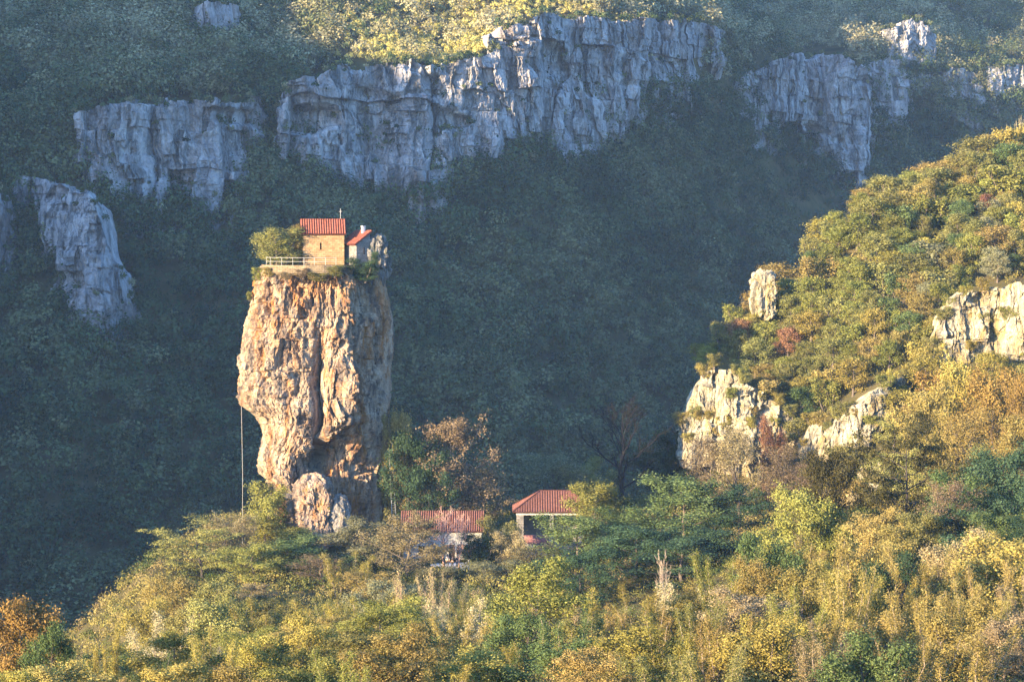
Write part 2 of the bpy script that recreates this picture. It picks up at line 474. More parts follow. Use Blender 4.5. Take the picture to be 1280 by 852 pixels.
def right_z(x, y):
    px = 640 + FPX * x / np.maximum(y, 60)
    pc = np.clip(px, 780, 2200)
    yc, yf = np.interp(pc, RX, R_YC), np.interp(pc, RX, R_YF)
    zc = P(pc, np.interp(pc, RX, R_TOP), yc)[..., 2]
    zf = P(pc, np.interp(pc, RX, R_BASE), yf)[..., 2]
    t = (y - yf) / (yc - yf)
    z = np.where(t < 0, zf + (y - yf) * 0.05, zf + (zc - zf) * np.clip(t, 0, 1) ** 0.92)
    z = np.where(t > 1, zc - (y - yc) * 0.75, z)
    z = z - np.maximum(780 - px, 0) * 0.6 - 60 * sstep(330, 250, y)
    return z + 1.3 * fbm(x / 12, y / 12, 3.3, 3, 33) * sstep(0.05, 0.3, t)


def near_z(x, y):
    z = np.interp(y, GY, GZ)
    z = z + 9.0 * sstep(12, 50, x) * sstep(235, 300, y) * (1 - sstep(330, 420, y)) + 2.0 * sstep(5, 35, x) * sstep(120, 200, y)
    z = z - 3.5 * sstep(-18, -34, x) * sstep(150, 190, y) * (1 - sstep(240, 300, y))
    xe = np.interp(y, [0, 150, 200, 230, 260, 300, 340, 380, 410, 450], [-130, -80, -36, -35, -38.5, -43, -48, -53.5, -50, -40])
    z = z - np.maximum(xe - x, 0) * 0.95
    xr = np.interp(y, [430, 450, 520], [400, 45, 20])
    return z + 0.7 * fbm(x / 14, y / 14, 0.1, 3, 9)


def shade_ridge(x, y):
    """the high valley side beyond the frame's left, which keeps the gorge in the morning shade"""
    p = x * -SUN_H[1] + y * SUN_H[0]
    q = x * SUN_H[0] + y * SUN_H[1]
    H = np.interp(p, RIDGE_P, RIDGE_H)
    return H * np.exp(-((q - 60) / 190.0) ** 2) - 60


RIDGE_P = np.array([-1500, -900, -860, -800, -735, -722, -715, -700, -685, -670, -655, -640, -630, -610, -580, -560, -530, -480, -440, -395], float)
RIDGE_H = np.array([470, 468, 466, 450, 400, 345, 305, 296, 287, 281, 279, 278, 272, 258, 226, 210, 190, 150, 105, 0], float)  # crest heights shaped for the shadow; the notch leaves the far plateau sunlit


def ground(x, y):
    x, y = np.asarray(x, float), np.asarray(y, float)
    z = np.maximum(near_z(x, y), right_z(x, y))
    z = smax(z, far_z(x, y), 4.0)
    z = smax(z, shade_ridge(x, y), 6.0)
    return smax(z, np.full_like(z, -88.0), 5.0)


xs = np.concatenate([np.arange(-1600, -640, 40), np.arange(-640, -200, 8), np.arange(-200, 230, 2.5), np.arange(230, 360, 8), np.arange(360, 1640, 40)])
ys = np.concatenate([np.arange(-500, 100, 25), np.arange(100, 560, 2.5), np.arange(560, 1100, 3.5), np.arange(1100, 2600, 40)])
gx, gy = np.meshgrid(xs, ys)
gz = ground(gx, gy)


def hit(px, py, y0=110.0, y1=1500.0, step=1.0):
    """distance at which the sight line of a photo pixel meets the ground"""
    px = np.atleast_1d(np.asarray(px, float)); py = np.broadcast_to(np.asarray(py, float), px.shape)
    Y = np.arange(y0, y1, step)
    out = np.full(px.shape, y1)
    for i in range(len(px)):
        p = P(px[i], py[i], Y)
        k = np.nonzero(ground(p[:, 0], p[:, 1]) > p[:, 2])[0]
        if len(k): out[i] = Y[k[0]]
    return out


m, nt, N, L = new_mat('leaf_litter_soil')
tc = N.new('ShaderNodeTexCoord')
n = noise_tex(nt, tc.outputs['Object'], 0.12, 10, 0.7)
r = ramp(nt, [(0.3, (0.035, 0.038, 0.018)), (0.5, (0.075, 0.065, 0.030)), (0.7, (0.12, 0.095, 0.05))]); L.new(n, r.inputs[0])
d = N.new('ShaderNodeBsdfDiffuse'); L.new(r.outputs[0], d.inputs[0])
o_ = N.new('ShaderNodeOutputMaterial'); L.new(d.outputs[0], o_.inputs[0])
M['soil'] = m
terr = obj('terrain', mesh_data('terrain', np.stack([gx, gy, gz], -1).reshape(-1, 3), grid_faces(len(xs), len(ys)), [m], True))
tag(terr, None, None, None, 'structure')

# air: even pale haze round the whole place
m, nt, N, L = new_mat('blue_air')
pv = N.new('ShaderNodeVolumePrincipled')
pv.inputs['Color'].default_value = (0.42, 0.64, 1.0, 1)
pv.inputs['Density'].default_value = 0.00006
pv.inputs['Anisotropy'].default_value = 0.0
o_ = N.new('ShaderNodeOutputMaterial'); L.new(pv.outputs[0], o_.inputs['Volume'])
zt_ = float(gz.max()) + 12
hz = MB().box(-1660, -560, float(gz.min()) - 1.5, 1700, 2660, zt_).build('haze', m)
tag(hz, None, None, None, 'stuff')

# ------------------------------------------------------------------ rock
def blocks(s_, z, w_, h_, seed):
    """limestone joints and beds: a random step for every joint-bounded block, -0.5..0.5"""
    s_ = s_ + 0.30 * w_ * fbm(s_ / w_, z / h_, 0.3, 3, seed + 1)
    z = z + 0.22 * h_ * fbm(s_ / w_ * 0.6, z / h_, 5.3, 3, seed + 2)
    row = np.floor(z / h_)
    col = np.floor(s_ / w_ + _h(row, row * 0, row * 0, seed + 3) * 0.8)
    return _h(col, row, row * 0, seed + 4) - 0.5


def rock_disp(p, big, s=0, zs=0.45):
    """block-jointed limestone relief in metres; big = size of the main blocks"""
    x, y, z = p[:, 0], p[:, 1], p[:, 2]
    wx = x + 0.25 * big * fbm(x / big, y / big, z / big, 2, s + 40)
    wz = z + 0.25 * big * fbm(x / big + 9, y / big, z / big, 2, s + 43)
    f1, f2, c = worley(wx / big, y / big, wz / big * zs, s + 1)
    d = (c - 0.5) * 0.34 * big - np.exp(-(f2 - f1) / 0.05) * 0.05 * big
    b2 = big * 0.36
    f1, f2, c = worley(wx / b2 + 5, y / b2, wz / b2 * (zs + 0.25), s + 7)
    d = d + (c - 0.5) * 0.30 * b2 - np.exp(-(f2 - f1) / 0.05) * 0.06 * b2
    sc_ = x + 0.6 * y
    d = d + blocks(sc_, z, big * 0.55, big * 0.9, s + 31) * 0.22 * big + blocks(sc_, z, big * 0.22, big * 0.30, s + 35) * 0.11 * big + blocks(sc_, z, big * 0.09, big * 0.14, s + 38) * 0.05 * big
    d = d + 0.10 * big * fbm(x / big * 1.7, y / big * 1.7, z / big * 1.2, 6, s + 20)
    return d


def cliff(name, px, top, base, label, group, mat, lean=0.12, big=7.0, butt=8.0, bw=26.0, nu=300, nv=150, edge=9.0, seed=0, cat='cliff', back=16.0, depth=None, out=1.5):
    px = np.asarray(px, float)
    if mat is M['cliff']:
        top, base = np.asarray(top, float) - 5, np.asarray(base, float) + 20
        px = px.copy(); px[0] -= 7; px[-1] += 7
    u = np.linspace(0, 1, nu)
    pu = px[0] + (px[-1] - px[0]) * u
    mpp = 1.0
    tp, bs = np.interp(pu, px, top), np.interp(pu, px, base)
    k = np.linspace(px[0], px[-1], 40)
    yb = hit(k, np.interp(k, px, base)) if depth is None else np.interp(k, px, depth)
    yb = np.convolve(np.pad(yb, 3, 'edge'), np.ones(7) / 7, 'valid')
    yb = np.interp(pu, k, yb) - out
    mpp = yb / FPX
    hpx = np.median(bs - tp); ro = min(1.0, hpx / 90.0)
    st_ = vnoise(np.floor(pu / 9.0 + 2.2 * vnoise(pu / 20.0, 0.5, seed, seed + 1)) * 3.7, 0.5, seed + 0.3, seed)      # stepped joints along the top
    tp = tp + ro * (7.0 * fbm(pu / 26.0, 0, seed + 0.5, 4, seed) + 7.0 * st_)
    bs = bs + ro * (14.0 * fbm(pu / 34.0, 3, seed + 0.5, 4, seed + 3))
    B = P(pu, bs, yb)
    h = (bs - tp) * mpp
    T = P(pu, tp, yb + lean * h)
    v = np.concatenate([[-0.12], np.linspace(0, 1, nv - 13), 1 + np.linspace(0, 1, 13)[1:]])
    vv = np.clip(v, -0.12, 1)[:, None, None]
    G = B[None] + (T - B)[None] * vv
    # roll over the top and back into the hill
    over = np.clip(v - 1, 0, 1)[:, None]
    G[..., 1] += over * back; G[..., 2] += np.sin(over * 1.57) * 0.9 - over * 2.0
    # roll round both ends
    e = np.minimum(u, 1 - u) * (px[-1] - px[0]) * mpp
    er = np.clip(1 - e / edge, 0, 1)
    G[..., 0] += (er ** 1.5)[None] * (0.55 * edge * ro) * fbm(G[..., 2] / (edge * 1.2), G[..., 2] * 0 + (u > .5)[None] * 7.7, seed + 0.4, 4, seed + 5)
    G[..., 1] += (edge * 1.5 * (1 - np.sqrt(np.clip(1 - er ** 2, 0, 1))))[None]
    X = G.reshape(-1, 3)
    S = X[:, 0]
    wv = S + 1.2 * fbm(S / 9, X[:, 2] / 14, 0.7, 4, seed + 58)
    f1, f2, cb_ = worley(wv / bw, np.full_like(S, 0.5), X[:, 2] / (bw * 5), seed + 60)           # big buttresses
    d = butt * (cb_ - 0.5) * 1.3 - butt * 0.45 * np.exp(-(f2 - f1) / 0.05)
    f1, f2, cb_ = worley(wv / (bw * .42) + 7, np.full_like(S, 2.5), X[:, 2] / (bw * 1.5), seed + 64)
    d = d + butt * 0.35 * (cb_ - 0.5) + butt * 1.0 * blocks(S, X[:, 2], bw * 0.36, bw * 0.8, seed + 64) + butt * 0.5 * blocks(S, X[:, 2], bw * 0.17, bw * 0.28, seed + 69)
    d = d - 0.9 * butt * sstep(0.22, 0.5, fbm(S / (bw * .8), X[:, 2] / (bw * .5), 7.7, 3, seed + 72))
    d = d + 0.05 * big * fbm(S / (big * .22), X[:, 1] / (big * .22), X[:, 2] / (big * .35), 3, seed + 68, True)
    d = d + 0.5 * butt * fbm(S / (bw * 0.8), X[:, 2] / (bw * 0.8), 2.2, 3, seed + 66)
    d = d + rock_disp(X, big, seed + 80)
    fade = (1 - 0.85 * np.repeat(over.ravel(), nu))
    X[:, 1] -= d * fade
    X[:, 0] += 0.25 * big * fbm(X[:, 0] / big, X[:, 1] / big, X[:, 2] / big, 2, seed + 90)
    org = np.array([B[:, 0].mean(), B[:, 1].mean(), B[:, 2].min()])
    o = obj(name, mesh_data(name, X - org, grid_faces(nu, len(v)), [mat], False), None, org)
    tag(o, label, cat, group)
    CLIFFS.append((px, np.asarray(top, float), np.asarray(base, float), X.reshape(len(v), nu, 3)))
    return o


CLIFFS = []
GC = 'shaded grey cliffs across the gorge'
cliff('limestone_cliff', [-40, 0, 13], [240, 250, 300], [370, 360, 345], 'narrow grey cliff cut off by the frame, far side of the gorge', GC, M['cliff'], nu=120, nv=140, seed=1, butt=3)
cliff('limestone_cliff', [24, 45, 75, 105, 125, 142, 166], [226, 226, 240, 243, 262, 325, 400], [245, 290, 365, 405, 424, 430, 418],
      'grey cliff fin slanting down the far slope below the main cliff band', GC, M['cliff'], nu=190, nv=260, seed=2, butt=4.5, bw=20, lean=0.3, edge=7, big=6)
cliff('limestone_cliff', [92, 130, 200, 262, 322], [150, 138, 131, 130, 132], [232, 250, 262, 268, 210],
      'broad grey cliff block above the slanting fin, its top fringed by trees', GC, M['cliff'], nu=330, nv=200, seed=3)
cliff('limestone_cliff', [346, 380, 430, 500, 560], [122, 100, 90, 84, 88], [196, 225, 238, 240, 234],
      'grey cliff stretch with deep vertical clefts behind and above the church roof', GC, M['cliff'], nu=320, nv=220, seed=4)
cliff('limestone_cliff', [548, 600, 650], [88, 76, 52], [225, 200, 196],
      'middle grey cliff stretch right below the sunlit yellow plateau', GC, M['cliff'], nu=180, nv=200, seed=5)
cliff('limestone_cliff', [618, 645, 690, 740, 797], [52, 34, 20, 28, 36], [186, 194, 196, 192, 176],
      'tallest grey cliff with stacked towers beside the sunlit yellow plateau', GC, M['cliff'], nu=260, nv=260, seed=6, butt=7, bw=22, out=4)
cliff('limestone_cliff', [778, 800, 850, 898], [40, 32, 26, 42], [165, 168, 178, 130],
      'grey cliff with a rounded cave, last before the wooded gap', GC, M['cliff'], nu=200, nv=220, seed=7)
cliff('limestone_cliff', [920, 960, 1000, 1045, 1092], [108, 90, 74, 74, 98], [150, 165, 180, 215, 232],
      'hazy overhanging grey cliff with a long foot just above the sunlit crest', GC, M['cliff'], nu=260, nv=240, seed=8, lean=0.0)
cliff('limestone_cliff', [1086, 1110, 1136], [88, 80, 92], [150, 158, 164],
      'small hazy grey cliff beside the overhanging one', GC, M['cliff'], nu=100, nv=120, seed=9, butt=3, edge=6)
cliff('limestone_cliff', [1112, 1140, 1166], [40, 28, 50], [75, 86, 88],
      'faint pale crag high above the overhanging cliff', GC, M['cliff'], nu=90, nv=80, seed=10, butt=2, edge=6)
cliff('limestone_cliff', [1178, 1205, 1232], [92, 88, 110], [118, 130, 138],
      'faint pale crag among the trees on the hazy upper slope', GC, M['cliff'], nu=90, nv=70, seed=11, butt=2, edge=6)
cliff('limestone_cliff', [1238, 1262, 1300], [92, 84, 90], [118, 122, 126],
      'faint pale crag where the hazy slope meets the frame edge', GC, M['cliff'], nu=90, nv=60, seed=12, butt=2, edge=6)
cliff('limestone_cliff', [246, 262, 286], [14, 4, 12], [30, 48, 46],
      'small pale outcrop alone high on the upper slope', GC, M['cliff'], nu=80, nv=70, seed=13, butt=1.5, edge=4)
GR = 'pale crags on the sunlit hillside'
cliff('limestone_crag', [1158, 1170, 1185, 1205, 1240, 1282, 1330], [450, 412, 378, 366, 362, 354, 350], [466, 462, 458, 452, 446, 450, 455],
      'broad white crag at the frame edge, largest on the sunlit hillside', GR, M['crag'], lean=0.18, big=2.6, butt=1.6, bw=7, nu=320, nv=190, edge=3, seed=21, cat='crag', back=9)
cliff('limestone_crag', [1000, 1020, 1045, 1066, 1090, 1115, 1140], [556, 528, 528, 506, 488, 476, 468], [572, 574, 572, 570, 548, 520, 490],
      'long white crag slanting down the sunlit hillside in the middle', GR, M['crag'], lean=0.5, big=1.9, butt=1.5, bw=5, nu=300, nv=160, edge=2.0, seed=22, cat='crag', back=8, out=3.2)
cliff('limestone_crag', [850, 862, 872, 886, 910, 940, 965, 996], [540, 506, 480, 460, 462, 480, 498, 526], [584, 582, 580, 578, 578, 582, 588, 590],
      'white crag at the low outer end of the sunlit hillside', GR, M['crag'], lean=0.28, big=2.1, butt=1.6, bw=6, nu=360, nv=230, edge=2.2, seed=23, cat='crag', back=9, depth=[438, 435, 433, 431, 429, 427, 426, 426], out=0.5)
cliff('limestone_crag', [1072, 1098, 1130], [588, 576, 592], [628, 634, 626],
      'low white crag showing through the dark layered oak', GR, M['crag'], lean=0.2, big=1.9, butt=0.9, bw=5, nu=160, nv=120, edge=2.0, seed=25, cat='crag', back=6)

# ------------------------------------------------------------------ the rock pillar
PY0 = 400.0
pr_py = np.array([333, 343, 355, 380, 400, 430, 460, 490, 503, 511, 520, 532, 545, 560, 575, 590, 605, 620, 640, 655, 690], float)
pr_l = np.array([331, 325, 319, 313, 309, 303, 300, 298, 300, 308, 321, 328, 331, 327, 325, 329, 337, 341, 345, 348, 346], float)
pr_r = np.array([474, 478, 482, 488, 491, 489, 487, 486, 486, 485, 485, 484, 484, 483, 482, 481, 480, 479, 478, 476, 478], float)
polyA = np.array([(-1, -.12), (-.86, -.62), (-.45, -.92), (.1, -1.0), (.40, -.96), (.62, -.62), (1, -.02), (.97, .5), (.5, .95), (-.1, 1), (-.75, .72)])
polyB = np.array([(-1, -.12), (-.88, -.62), (-.6, -.95), (-.30, -.90), (-.02, -.40), (.40, -.50), (1, .02), (.97, .5), (.5, .95), (-.1, 1), (-.75, .72)])


def ring(poly, n):
    # closed smooth curve through the polygon, with corners kept
    q = np.vstack([poly, poly[:1]])
    seg = np.linalg.norm(np.diff(q, axis=0), axis=1); s = np.concatenate([[0], np.cumsum(seg)]) / seg.sum()
    return q, s


nth, nz_ = 620, 460
zz = P(395, np.linspace(690, 333, nz_), PY0 - 5)[:, 2]
pyl = np.linspace(690, 333, nz_)
le = P(np.interp(pyl, pr_py, pr_l), pyl, PY0)[:, 0]; ri = P(np.interp(pyl, pr_py, pr_r), pyl, PY0)[:, 0]
tt = np.arange(nth) / nth
# equal angles of the two plan outlines so that they blend
def plan(poly):
    q = np.vstack([poly, poly[:1]])
    t = np.linspace(0, 1, len(q))
    a = np.stack([np.interp(tt, t, q[:, 0]), np.interp(tt, t, q[:, 1])], -1)
    k = np.ones(25) / 25
    return np.stack([np.convolve(np.concatenate([a[-12:, i], a[:, i], a[:12, i]]), k, 'valid') for i in (0, 1)], -1)
pa, pb = plan(polyA), plan(polyB)
w = sstep(520, 575, pyl)[:, None, None]
uv = pa[None] * (1 - w) + pb[None] * w
cx = (le + ri) / 2; hw = (ri - le) / 2
dep = np.interp(pyl, [333, 400, 505, 560, 650, 690], [8.5, 10, 10.5, 9.5, 9.5, 9.5])
Xp = np.empty((nz_, nth, 3))
Xp[..., 0] = cx[:, None] + hw[:, None] * uv[..., 0]
Xp[..., 1] = PY0 + dep[:, None] * uv[..., 1]
Xp[..., 2] = zz[:, None]
tan = np.roll(Xp, -1, 1) - np.roll(Xp, 1, 1)
nrm = np.stack([tan[..., 1], -tan[..., 0], np.zeros_like(tan[..., 0])], -1)
nrm /= np.linalg.norm(nrm, axis=-1, keepdims=True) + 1e-9
fl = Xp.reshape(-1, 3)
f1, f2, cb_ = worley(fl[:, 0] / 0.62, fl[:, 1] / 0.62, fl[:, 2] / 0.95, 340)
dd = (cb_ - 0.5) * 0.30
f1, f2, cb_ = worley(fl[:, 0] / 1.5 + 0.3 * vnoise(fl[:, 0], fl[:, 1], fl[:, 2], 5), fl[:, 1] / 1.5, fl[:, 2] / 2.6, 350)
dd += (cb_ - 0.5) * 0.60
sa = np.tile(np.arange(nth) / nth * 66.0, nz_)
dd += blocks(sa, fl[:, 2], 2.6, 4.2, 371) * 0.9 + blocks(sa, fl[:, 2], 1.0, 1.5, 375) * 0.5 + blocks(sa, fl[:, 2], 0.45, 0.6, 379) * 0.22
dd += rock_disp(fl, 5.5, 300, 0.4) * 0.42 + 1.5 * (fbm(fl[:, 0] / 6, fl[:, 1] / 6, fl[:, 2] / 13, 4, 310) ) + 0.30 * fbm(fl[:, 0] / 0.8, fl[:, 1] / 0.8, fl[:, 2] / 1.0, 3, 320)
pit = vnoise(fl[:, 0] / 0.9, fl[:, 1] / 0.9, fl[:, 2] / 1.6, 361) * sstep(-0.1, 0.5, vnoise(fl[:, 0] / 4, fl[:, 1] / 4, fl[:, 2] / 6, 362))
dd -= 0.9 * sstep(0.30, 0.62, pit)
dd = dd.reshape(nz_, nth)
front = (uv[..., 1] < 0)
xp_, yp_ = pix(Xp)
xc = 397 + 3 * fbm(yp_ / 30, 0, 0, 2, 77)
dd -= front * 4.0 * np.exp(-((xp_ - xc) / 6.0) ** 2) * sstep(400, 480, yp_) * (1 - sstep(590, 620, yp_))
dd -= front * 1.4 * np.exp(-((xp_ - 372) / 9.0) ** 2) * sstep(560, 600, yp_)
dd += front * 1.3 * np.exp(-((xp_ - 431) / 9.0) ** 2) * sstep(430, 470, yp_) * (1 - sstep(525, 545, yp_))
edge_fade = 0.35 + 0.65 * (1 - np.abs(uv[..., 0]) ** 8)
Xp += nrm * (dd * edge_fade)[..., None]
porg = np.array([cx[-1], PY0, float(ground(cx[-1], PY0))])
V = np.concatenate([Xp.reshape(-1, 3), [[cx[-1], PY0, zz[-1] + 0.35]]]) - porg
F = [grid_faces(nth, nz_, True)]
top0 = (nz_ - 1) * nth; j = np.arange(nth)
F.append(np.stack([top0 + j, top0 + (j + 1) % nth, np.full(nth, nz_ * nth)], -1))
pillar = obj('rock_pillar', mesh_data('rock_pillar', V, F, [M['pillar']], False), None, porg)
tag(pillar, 'tall freestanding limestone pillar carrying the tiny church on top', 'rock pillar')


def lump(name, c, r, mat, seed, label=None, cat='boulder', amp=0.42, n=190, big=1.6, parent=None, sharp=2.15, group=None):
    th = np.linspace(0, 2 * math.pi, n, endpoint=False); ph = np.linspace(-1.45, 1.5, int(n * 0.7))
    T, Pp = np.meshgrid(th, ph)
    d = np.stack([np.cos(Pp) * np.cos(T), np.cos(Pp) * np.sin(T), np.sin(Pp)], -1).reshape(-1, 3)
    k = (np.abs(d) ** sharp).sum(1, keepdims=True) ** (-1 / sharp)
    X = d * k * np.asarray(r)
    X = X + d * (rock_disp(X + np.asarray(c), big, seed) * amp * 2.2)[:, None]
    pt = n * len(ph); V = np.concatenate([X, [[0, 0, X[-1, 2]]]])
    F = [grid_faces(n, len(ph), True), np.stack([(len(ph) - 1) * n + np.arange(n), (len(ph) - 1) * n + (np.arange(n) + 1) % n, np.full(n, pt)], -1)]
    loc = np.asarray(c) - (np.asarray(porg) if parent is not None else 0)
    o = obj(name, mesh_data(name, V, F, [mat], False), parent, loc)
    if label: tag(o, label, cat, group)
    return o


tp_ = P(955, 369, 463)
lump('limestone_crag', tp_, (1.9, 2.4, 4.3), M['crag'], 441, 'small white rock tower standing out on the hillside skyline', 'crag', big=2.2, sharp=3.6, amp=0.75, n=240, group=GR)
kp = P(468.5, 318, 399.8)
lump('rock_knob', kp + np.array([0, 0, -1.0]), (1.9, 2.2, 4.0), M['knob'], 411, parent=pillar, big=1.8, amp=0.7, sharp=3.0)
bp_ = P(395, 641, 391.4)
lump('boulder', bp_, (3.5, 3.2, 5.4), M['boulder'], 421, 'pinkish lichen-spotted boulder leaning on the pillar foot, front side', n=300, big=2.6, sharp=2.9, amp=0.62)
bp2 = P(423, 646, 391)
lump('boulder', bp2, (1.9, 2.2, 3.4), M['knob'], 431, 'small grey boulder beside the pinkish one at the pillar foot', n=130, big=1.4)

# ------------------------------------------------------------------ buildings
def tiled(mb, ra, rb, eb, ea, ribs, amp=0.06, rows=10, th=0.12):
    """barrel-tiled roof plane: ridge points ra, rb; eave points eb, ea (below rb, ra)"""
    ra, rb, eb, ea = [np.asarray(q, float) for q in (ra, rb, eb, ea)]
    nu, nv = ribs * 6 + 1, rows * 2 + 1
    L_ = np.linalg.norm(ea - eb)
    s = np.linspace(0, 1, nu); t = np.linspace(0, 1, nv)
    a = ra[None] + (ea - ra)[None] * t[:, None]; b = rb[None] + (eb - rb)[None] * t[:, None]
    G = a[:, None] + (b - a)[:, None] * s[None, :, None]
    nm = np.cross(eb - ea, ra - ea) if np.linalg.norm(ra - ea) > 0 else np.cross(eb - ea, rb - ea)
    nm /= np.linalg.norm(nm)
    if nm[2] < 0: nm = -nm
    base = ea + (eb - ea) * 0
    eu = (eb - ea) / L_
    run = ((G - ea) * eu).sum(-1) / L_ * ribs
    hgt = amp * np.abs(np.sin(run * math.pi)) * 2 + 0.035 * (1 - (t * rows % 1.0))[:, None]
    U = G + nm * (hgt[..., None] + 0.02)
    D = G - nm * th
    rib = np.abs(np.sin(run * math.pi))
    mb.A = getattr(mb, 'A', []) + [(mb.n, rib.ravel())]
    mb.add(U.reshape(-1, 3), grid_faces(nu, nv))
    mb.add(D.reshape(-1, 3), grid_faces(nu, nv)[:, ::-1])
    # eave edge and sides
    for A_, B_ in ((U[-1], D[-1]), (U[0], D[0]), (U[:, 0], D[:, 0]), (U[:, -1], D[:, -1])):
        n = len(A_); q = np.arange(n - 1)
        mb.add(np.concatenate([A_, B_]), np.stack([q, q + 1, n + q + 1, n + q], -1))
    return mb


# church: local frame, x along the front wall, y to the back, z up from the terrace
cl = P(404.5, 331, 396.5)
TZ = float(cl[2])
church = empty('church', (cl[0], cl[1] + 0.0, TZ), 'tiny stone church with a red tiled gable roof on top of the pillar', 'church', rz=rad(6.5))
CW, CD, CH = 3.2, 4.6, 4.75
mb = MB()
mb.panel(-CW, CW, -0.6, CH, 0, 0.5, [(-0.55, -0.30, 2.35, 3.45)])
mb.panel(-CW, CW, -0.6, CH, CD - 0.5, CD)
for s_ in (-1, 1):
    x0, x1 = (-CW, -CW + 0.5) if s_ < 0 else (CW - 0.5, CW)
    mb.box(x0 + 0.003 * (s_ < 0) * 0, 0.5, -0.6, x1, CD - 0.5, CH)
    mb.prism([(0.0, CH), (CD, CH), (CD / 2, CH + 2.05)], 0, x0, x1)
mb.build('wall', M['church_wall'], church)
mb = MB().box(-CW - 0.06, -0.06, CH - 0.16, CW + 0.06, -0.003, CH + 0.02).build('cornice', M['church_wall'], church)
mb = MB()
ov = 0.32
rz_ = CH + 2.2
tiled(mb, (-CW - ov, CD / 2, rz_), (CW + ov, CD / 2, rz_), (CW + ov, -ov, CH - 0.02), (-CW - ov, -ov, CH - 0.02), 19, 0.07, 10)
tiled(mb, (-CW - ov, CD / 2, rz_), (CW + ov, CD / 2, rz_), (CW + ov, CD + ov, CH - 0.02), (-CW - ov, CD + ov, CH - 0.02), 19, 0.07, 10)
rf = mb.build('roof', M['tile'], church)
MB().tube([(-CW - ov, CD / 2, rz_ + 0.06), (CW + ov, CD / 2, rz_ + 0.06)], 0.13, 8).build('ridge_tile', M['tile'], rf)
mm = MB().tube([(2.75, CD / 2, rz_ + 0.05), (2.75, CD / 2, rz_ + 1.75)], 0.045, 6).tube([(2.5, CD / 2, rz_ + 1.3), (3.0, CD / 2, rz_ + 1.3)], 0.035, 5)
mm.build('roof_cross', M['white_paint'], church)
# the annex, turned so that its gable end looks to the right
ac = P(436.0, 331, 397.6)
annex = empty('stone_annex', (ac[0], ac[1], TZ - 0.4), 'small grey stone annex with a red lean-to roof and white chimney behind the church', 'annex', rz=rad(-50))
# local: x along the eave; the roof rises along +y; the +x end is the side seen from the right
AW, AD, AH = 1.7, 2.6, 3.75
RISE = 1.75
mb = MB()
mb.panel(-AW, AW, -1.6, AH, 0, 0.3)
mb.panel(-AW, AW, -1.6, AH + RISE - 0.1, AD - 0.3, AD)
mb.box(-AW, 0.303, -1.6, -AW + 0.3, AD - 0.303, AH)
mb.prism([(0, -1.6), (AD, -1.6), (AD, AH + RISE - 0.1), (0, AH - 0.1)], 0, AW + 0.003, AW + 0.3)
mb.build('wall', M['grey_wall'], annex)
MB().box(AW + 0.27, 1.35, 2.0, AW + 0.33, 1.62, 3.1).build('window', M['dark_wood'], annex)
mb = MB()
tiled(mb, (-AW - .3, AD + .25, AH + RISE + .12), (AW + .55, AD + .25, AH + RISE + .12), (AW + .55, -.45, AH - .22), (-AW - .3, -.45, AH - .22), 10, 0.08, 7)
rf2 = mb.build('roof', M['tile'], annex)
MB().box(0.5, AD - 0.55, AH + 1.2, 0.95, AD - 0.1, AH + RISE + 0.8).box(0.44, AD - 0.61, AH + RISE + 0.803, 1.01, AD - 0.04, AH + RISE + 0.92).build('chimney', M['chimney'], rf2)

# terrace wall along the rim
tw_px = np.array([327, 331, 345, 365, 385, 405, 422]); tw_y = np.array([397.5, 393.5, 391.6, 390.6, 390.2, 390.2, 391.0])
tpts = np.array([P(a, 331.5, b) for a, b in zip(tw_px, tw_y)]); tpts[:, 2] = TZ + 0.02
mb = MB()
fw = []
tin = np.array([0.12, 0.99, 0])
Vt = []
for p_ in tpts:
    for dz in (-1.15, 0.05):
        for dy in (0, 0.55): Vt.append([p_[0] + 0.03 * dy, p_[1] + dy, p_[2] + dz])
Vt = np.array(Vt); k = len(tpts); Fq = []
for i in range(k - 1):
    a = i * 4; b = a + 4
    Fq += [[a, b, b + 2, a + 2], [a + 2, b + 2, b + 3, a + 3], [a + 1, a + 3, b + 3, b + 1], [a, a + 1, b + 1, b]]
Fq += [[0, 2, 3, 1], [4 * k - 4, 4 * k - 3, 4 * k - 1, 4 * k - 2]]
to = tpts[0].copy(); to[2] -= 1.7
twall = obj('terrace_wall', mesh_data('terrace_wall', Vt - to, np.array(Fq), [M['terrace_wall']]), None, to)
tag(twall, 'low sunlit rubble wall along the pillar rim under the white railing', 'wall')
# floor of the terrace: a slab of rammed stone just inside the wall
fl_poly = np.array([[p_[0], p_[1] + 0.56] for p_ in tpts] + [[P(474, 331, 402)[0], 402.0], [P(455, 331, 408)[0], 406.0], [P(350, 331, 406)[0], 405.0]])
kf = len(fl_poly)
Vf = np.concatenate([np.c_[fl_poly, np.full(kf, TZ - 0.02)], np.c_[fl_poly, np.full(kf, TZ - 1.4)]])
Ff = [np.array([list(range(kf))]), np.array([[i, kf + i, kf + (i + 1) % kf, (i + 1) % kf] for i in range(kf)])]
tag(obj('terrace_ground', mesh_data('terrace_ground', Vf, Ff, [M['terrace_wall']])), None, None, None, 'structure')

# railing
rl_px = np.array([333, 338, 352, 366, 380, 393, 407, 420], float); rl_y = np.interp(rl_px, tw_px, tw_y) + 0.25
rp = np.array([P(a, 331, b) for a, b in zip(rl_px, rl_y)]); rp[:, 2] = TZ + 0.07
rail = empty('railing', tuple(rp[0]), 'white painted metal railing with two rails along the pillar rim', 'railing')
for p_ in rp - rp[0]:
    MB().tube([p_, p_ + [0, 0, 1.2]], 0.034, 6).build('post', M['white_paint'], rail)
for h_ in (0.55, 1.15):
    MB().tube((rp - rp[0]) + [0, -0.05, h_], 0.028, 6).build('rail', M['white_paint'], rail)

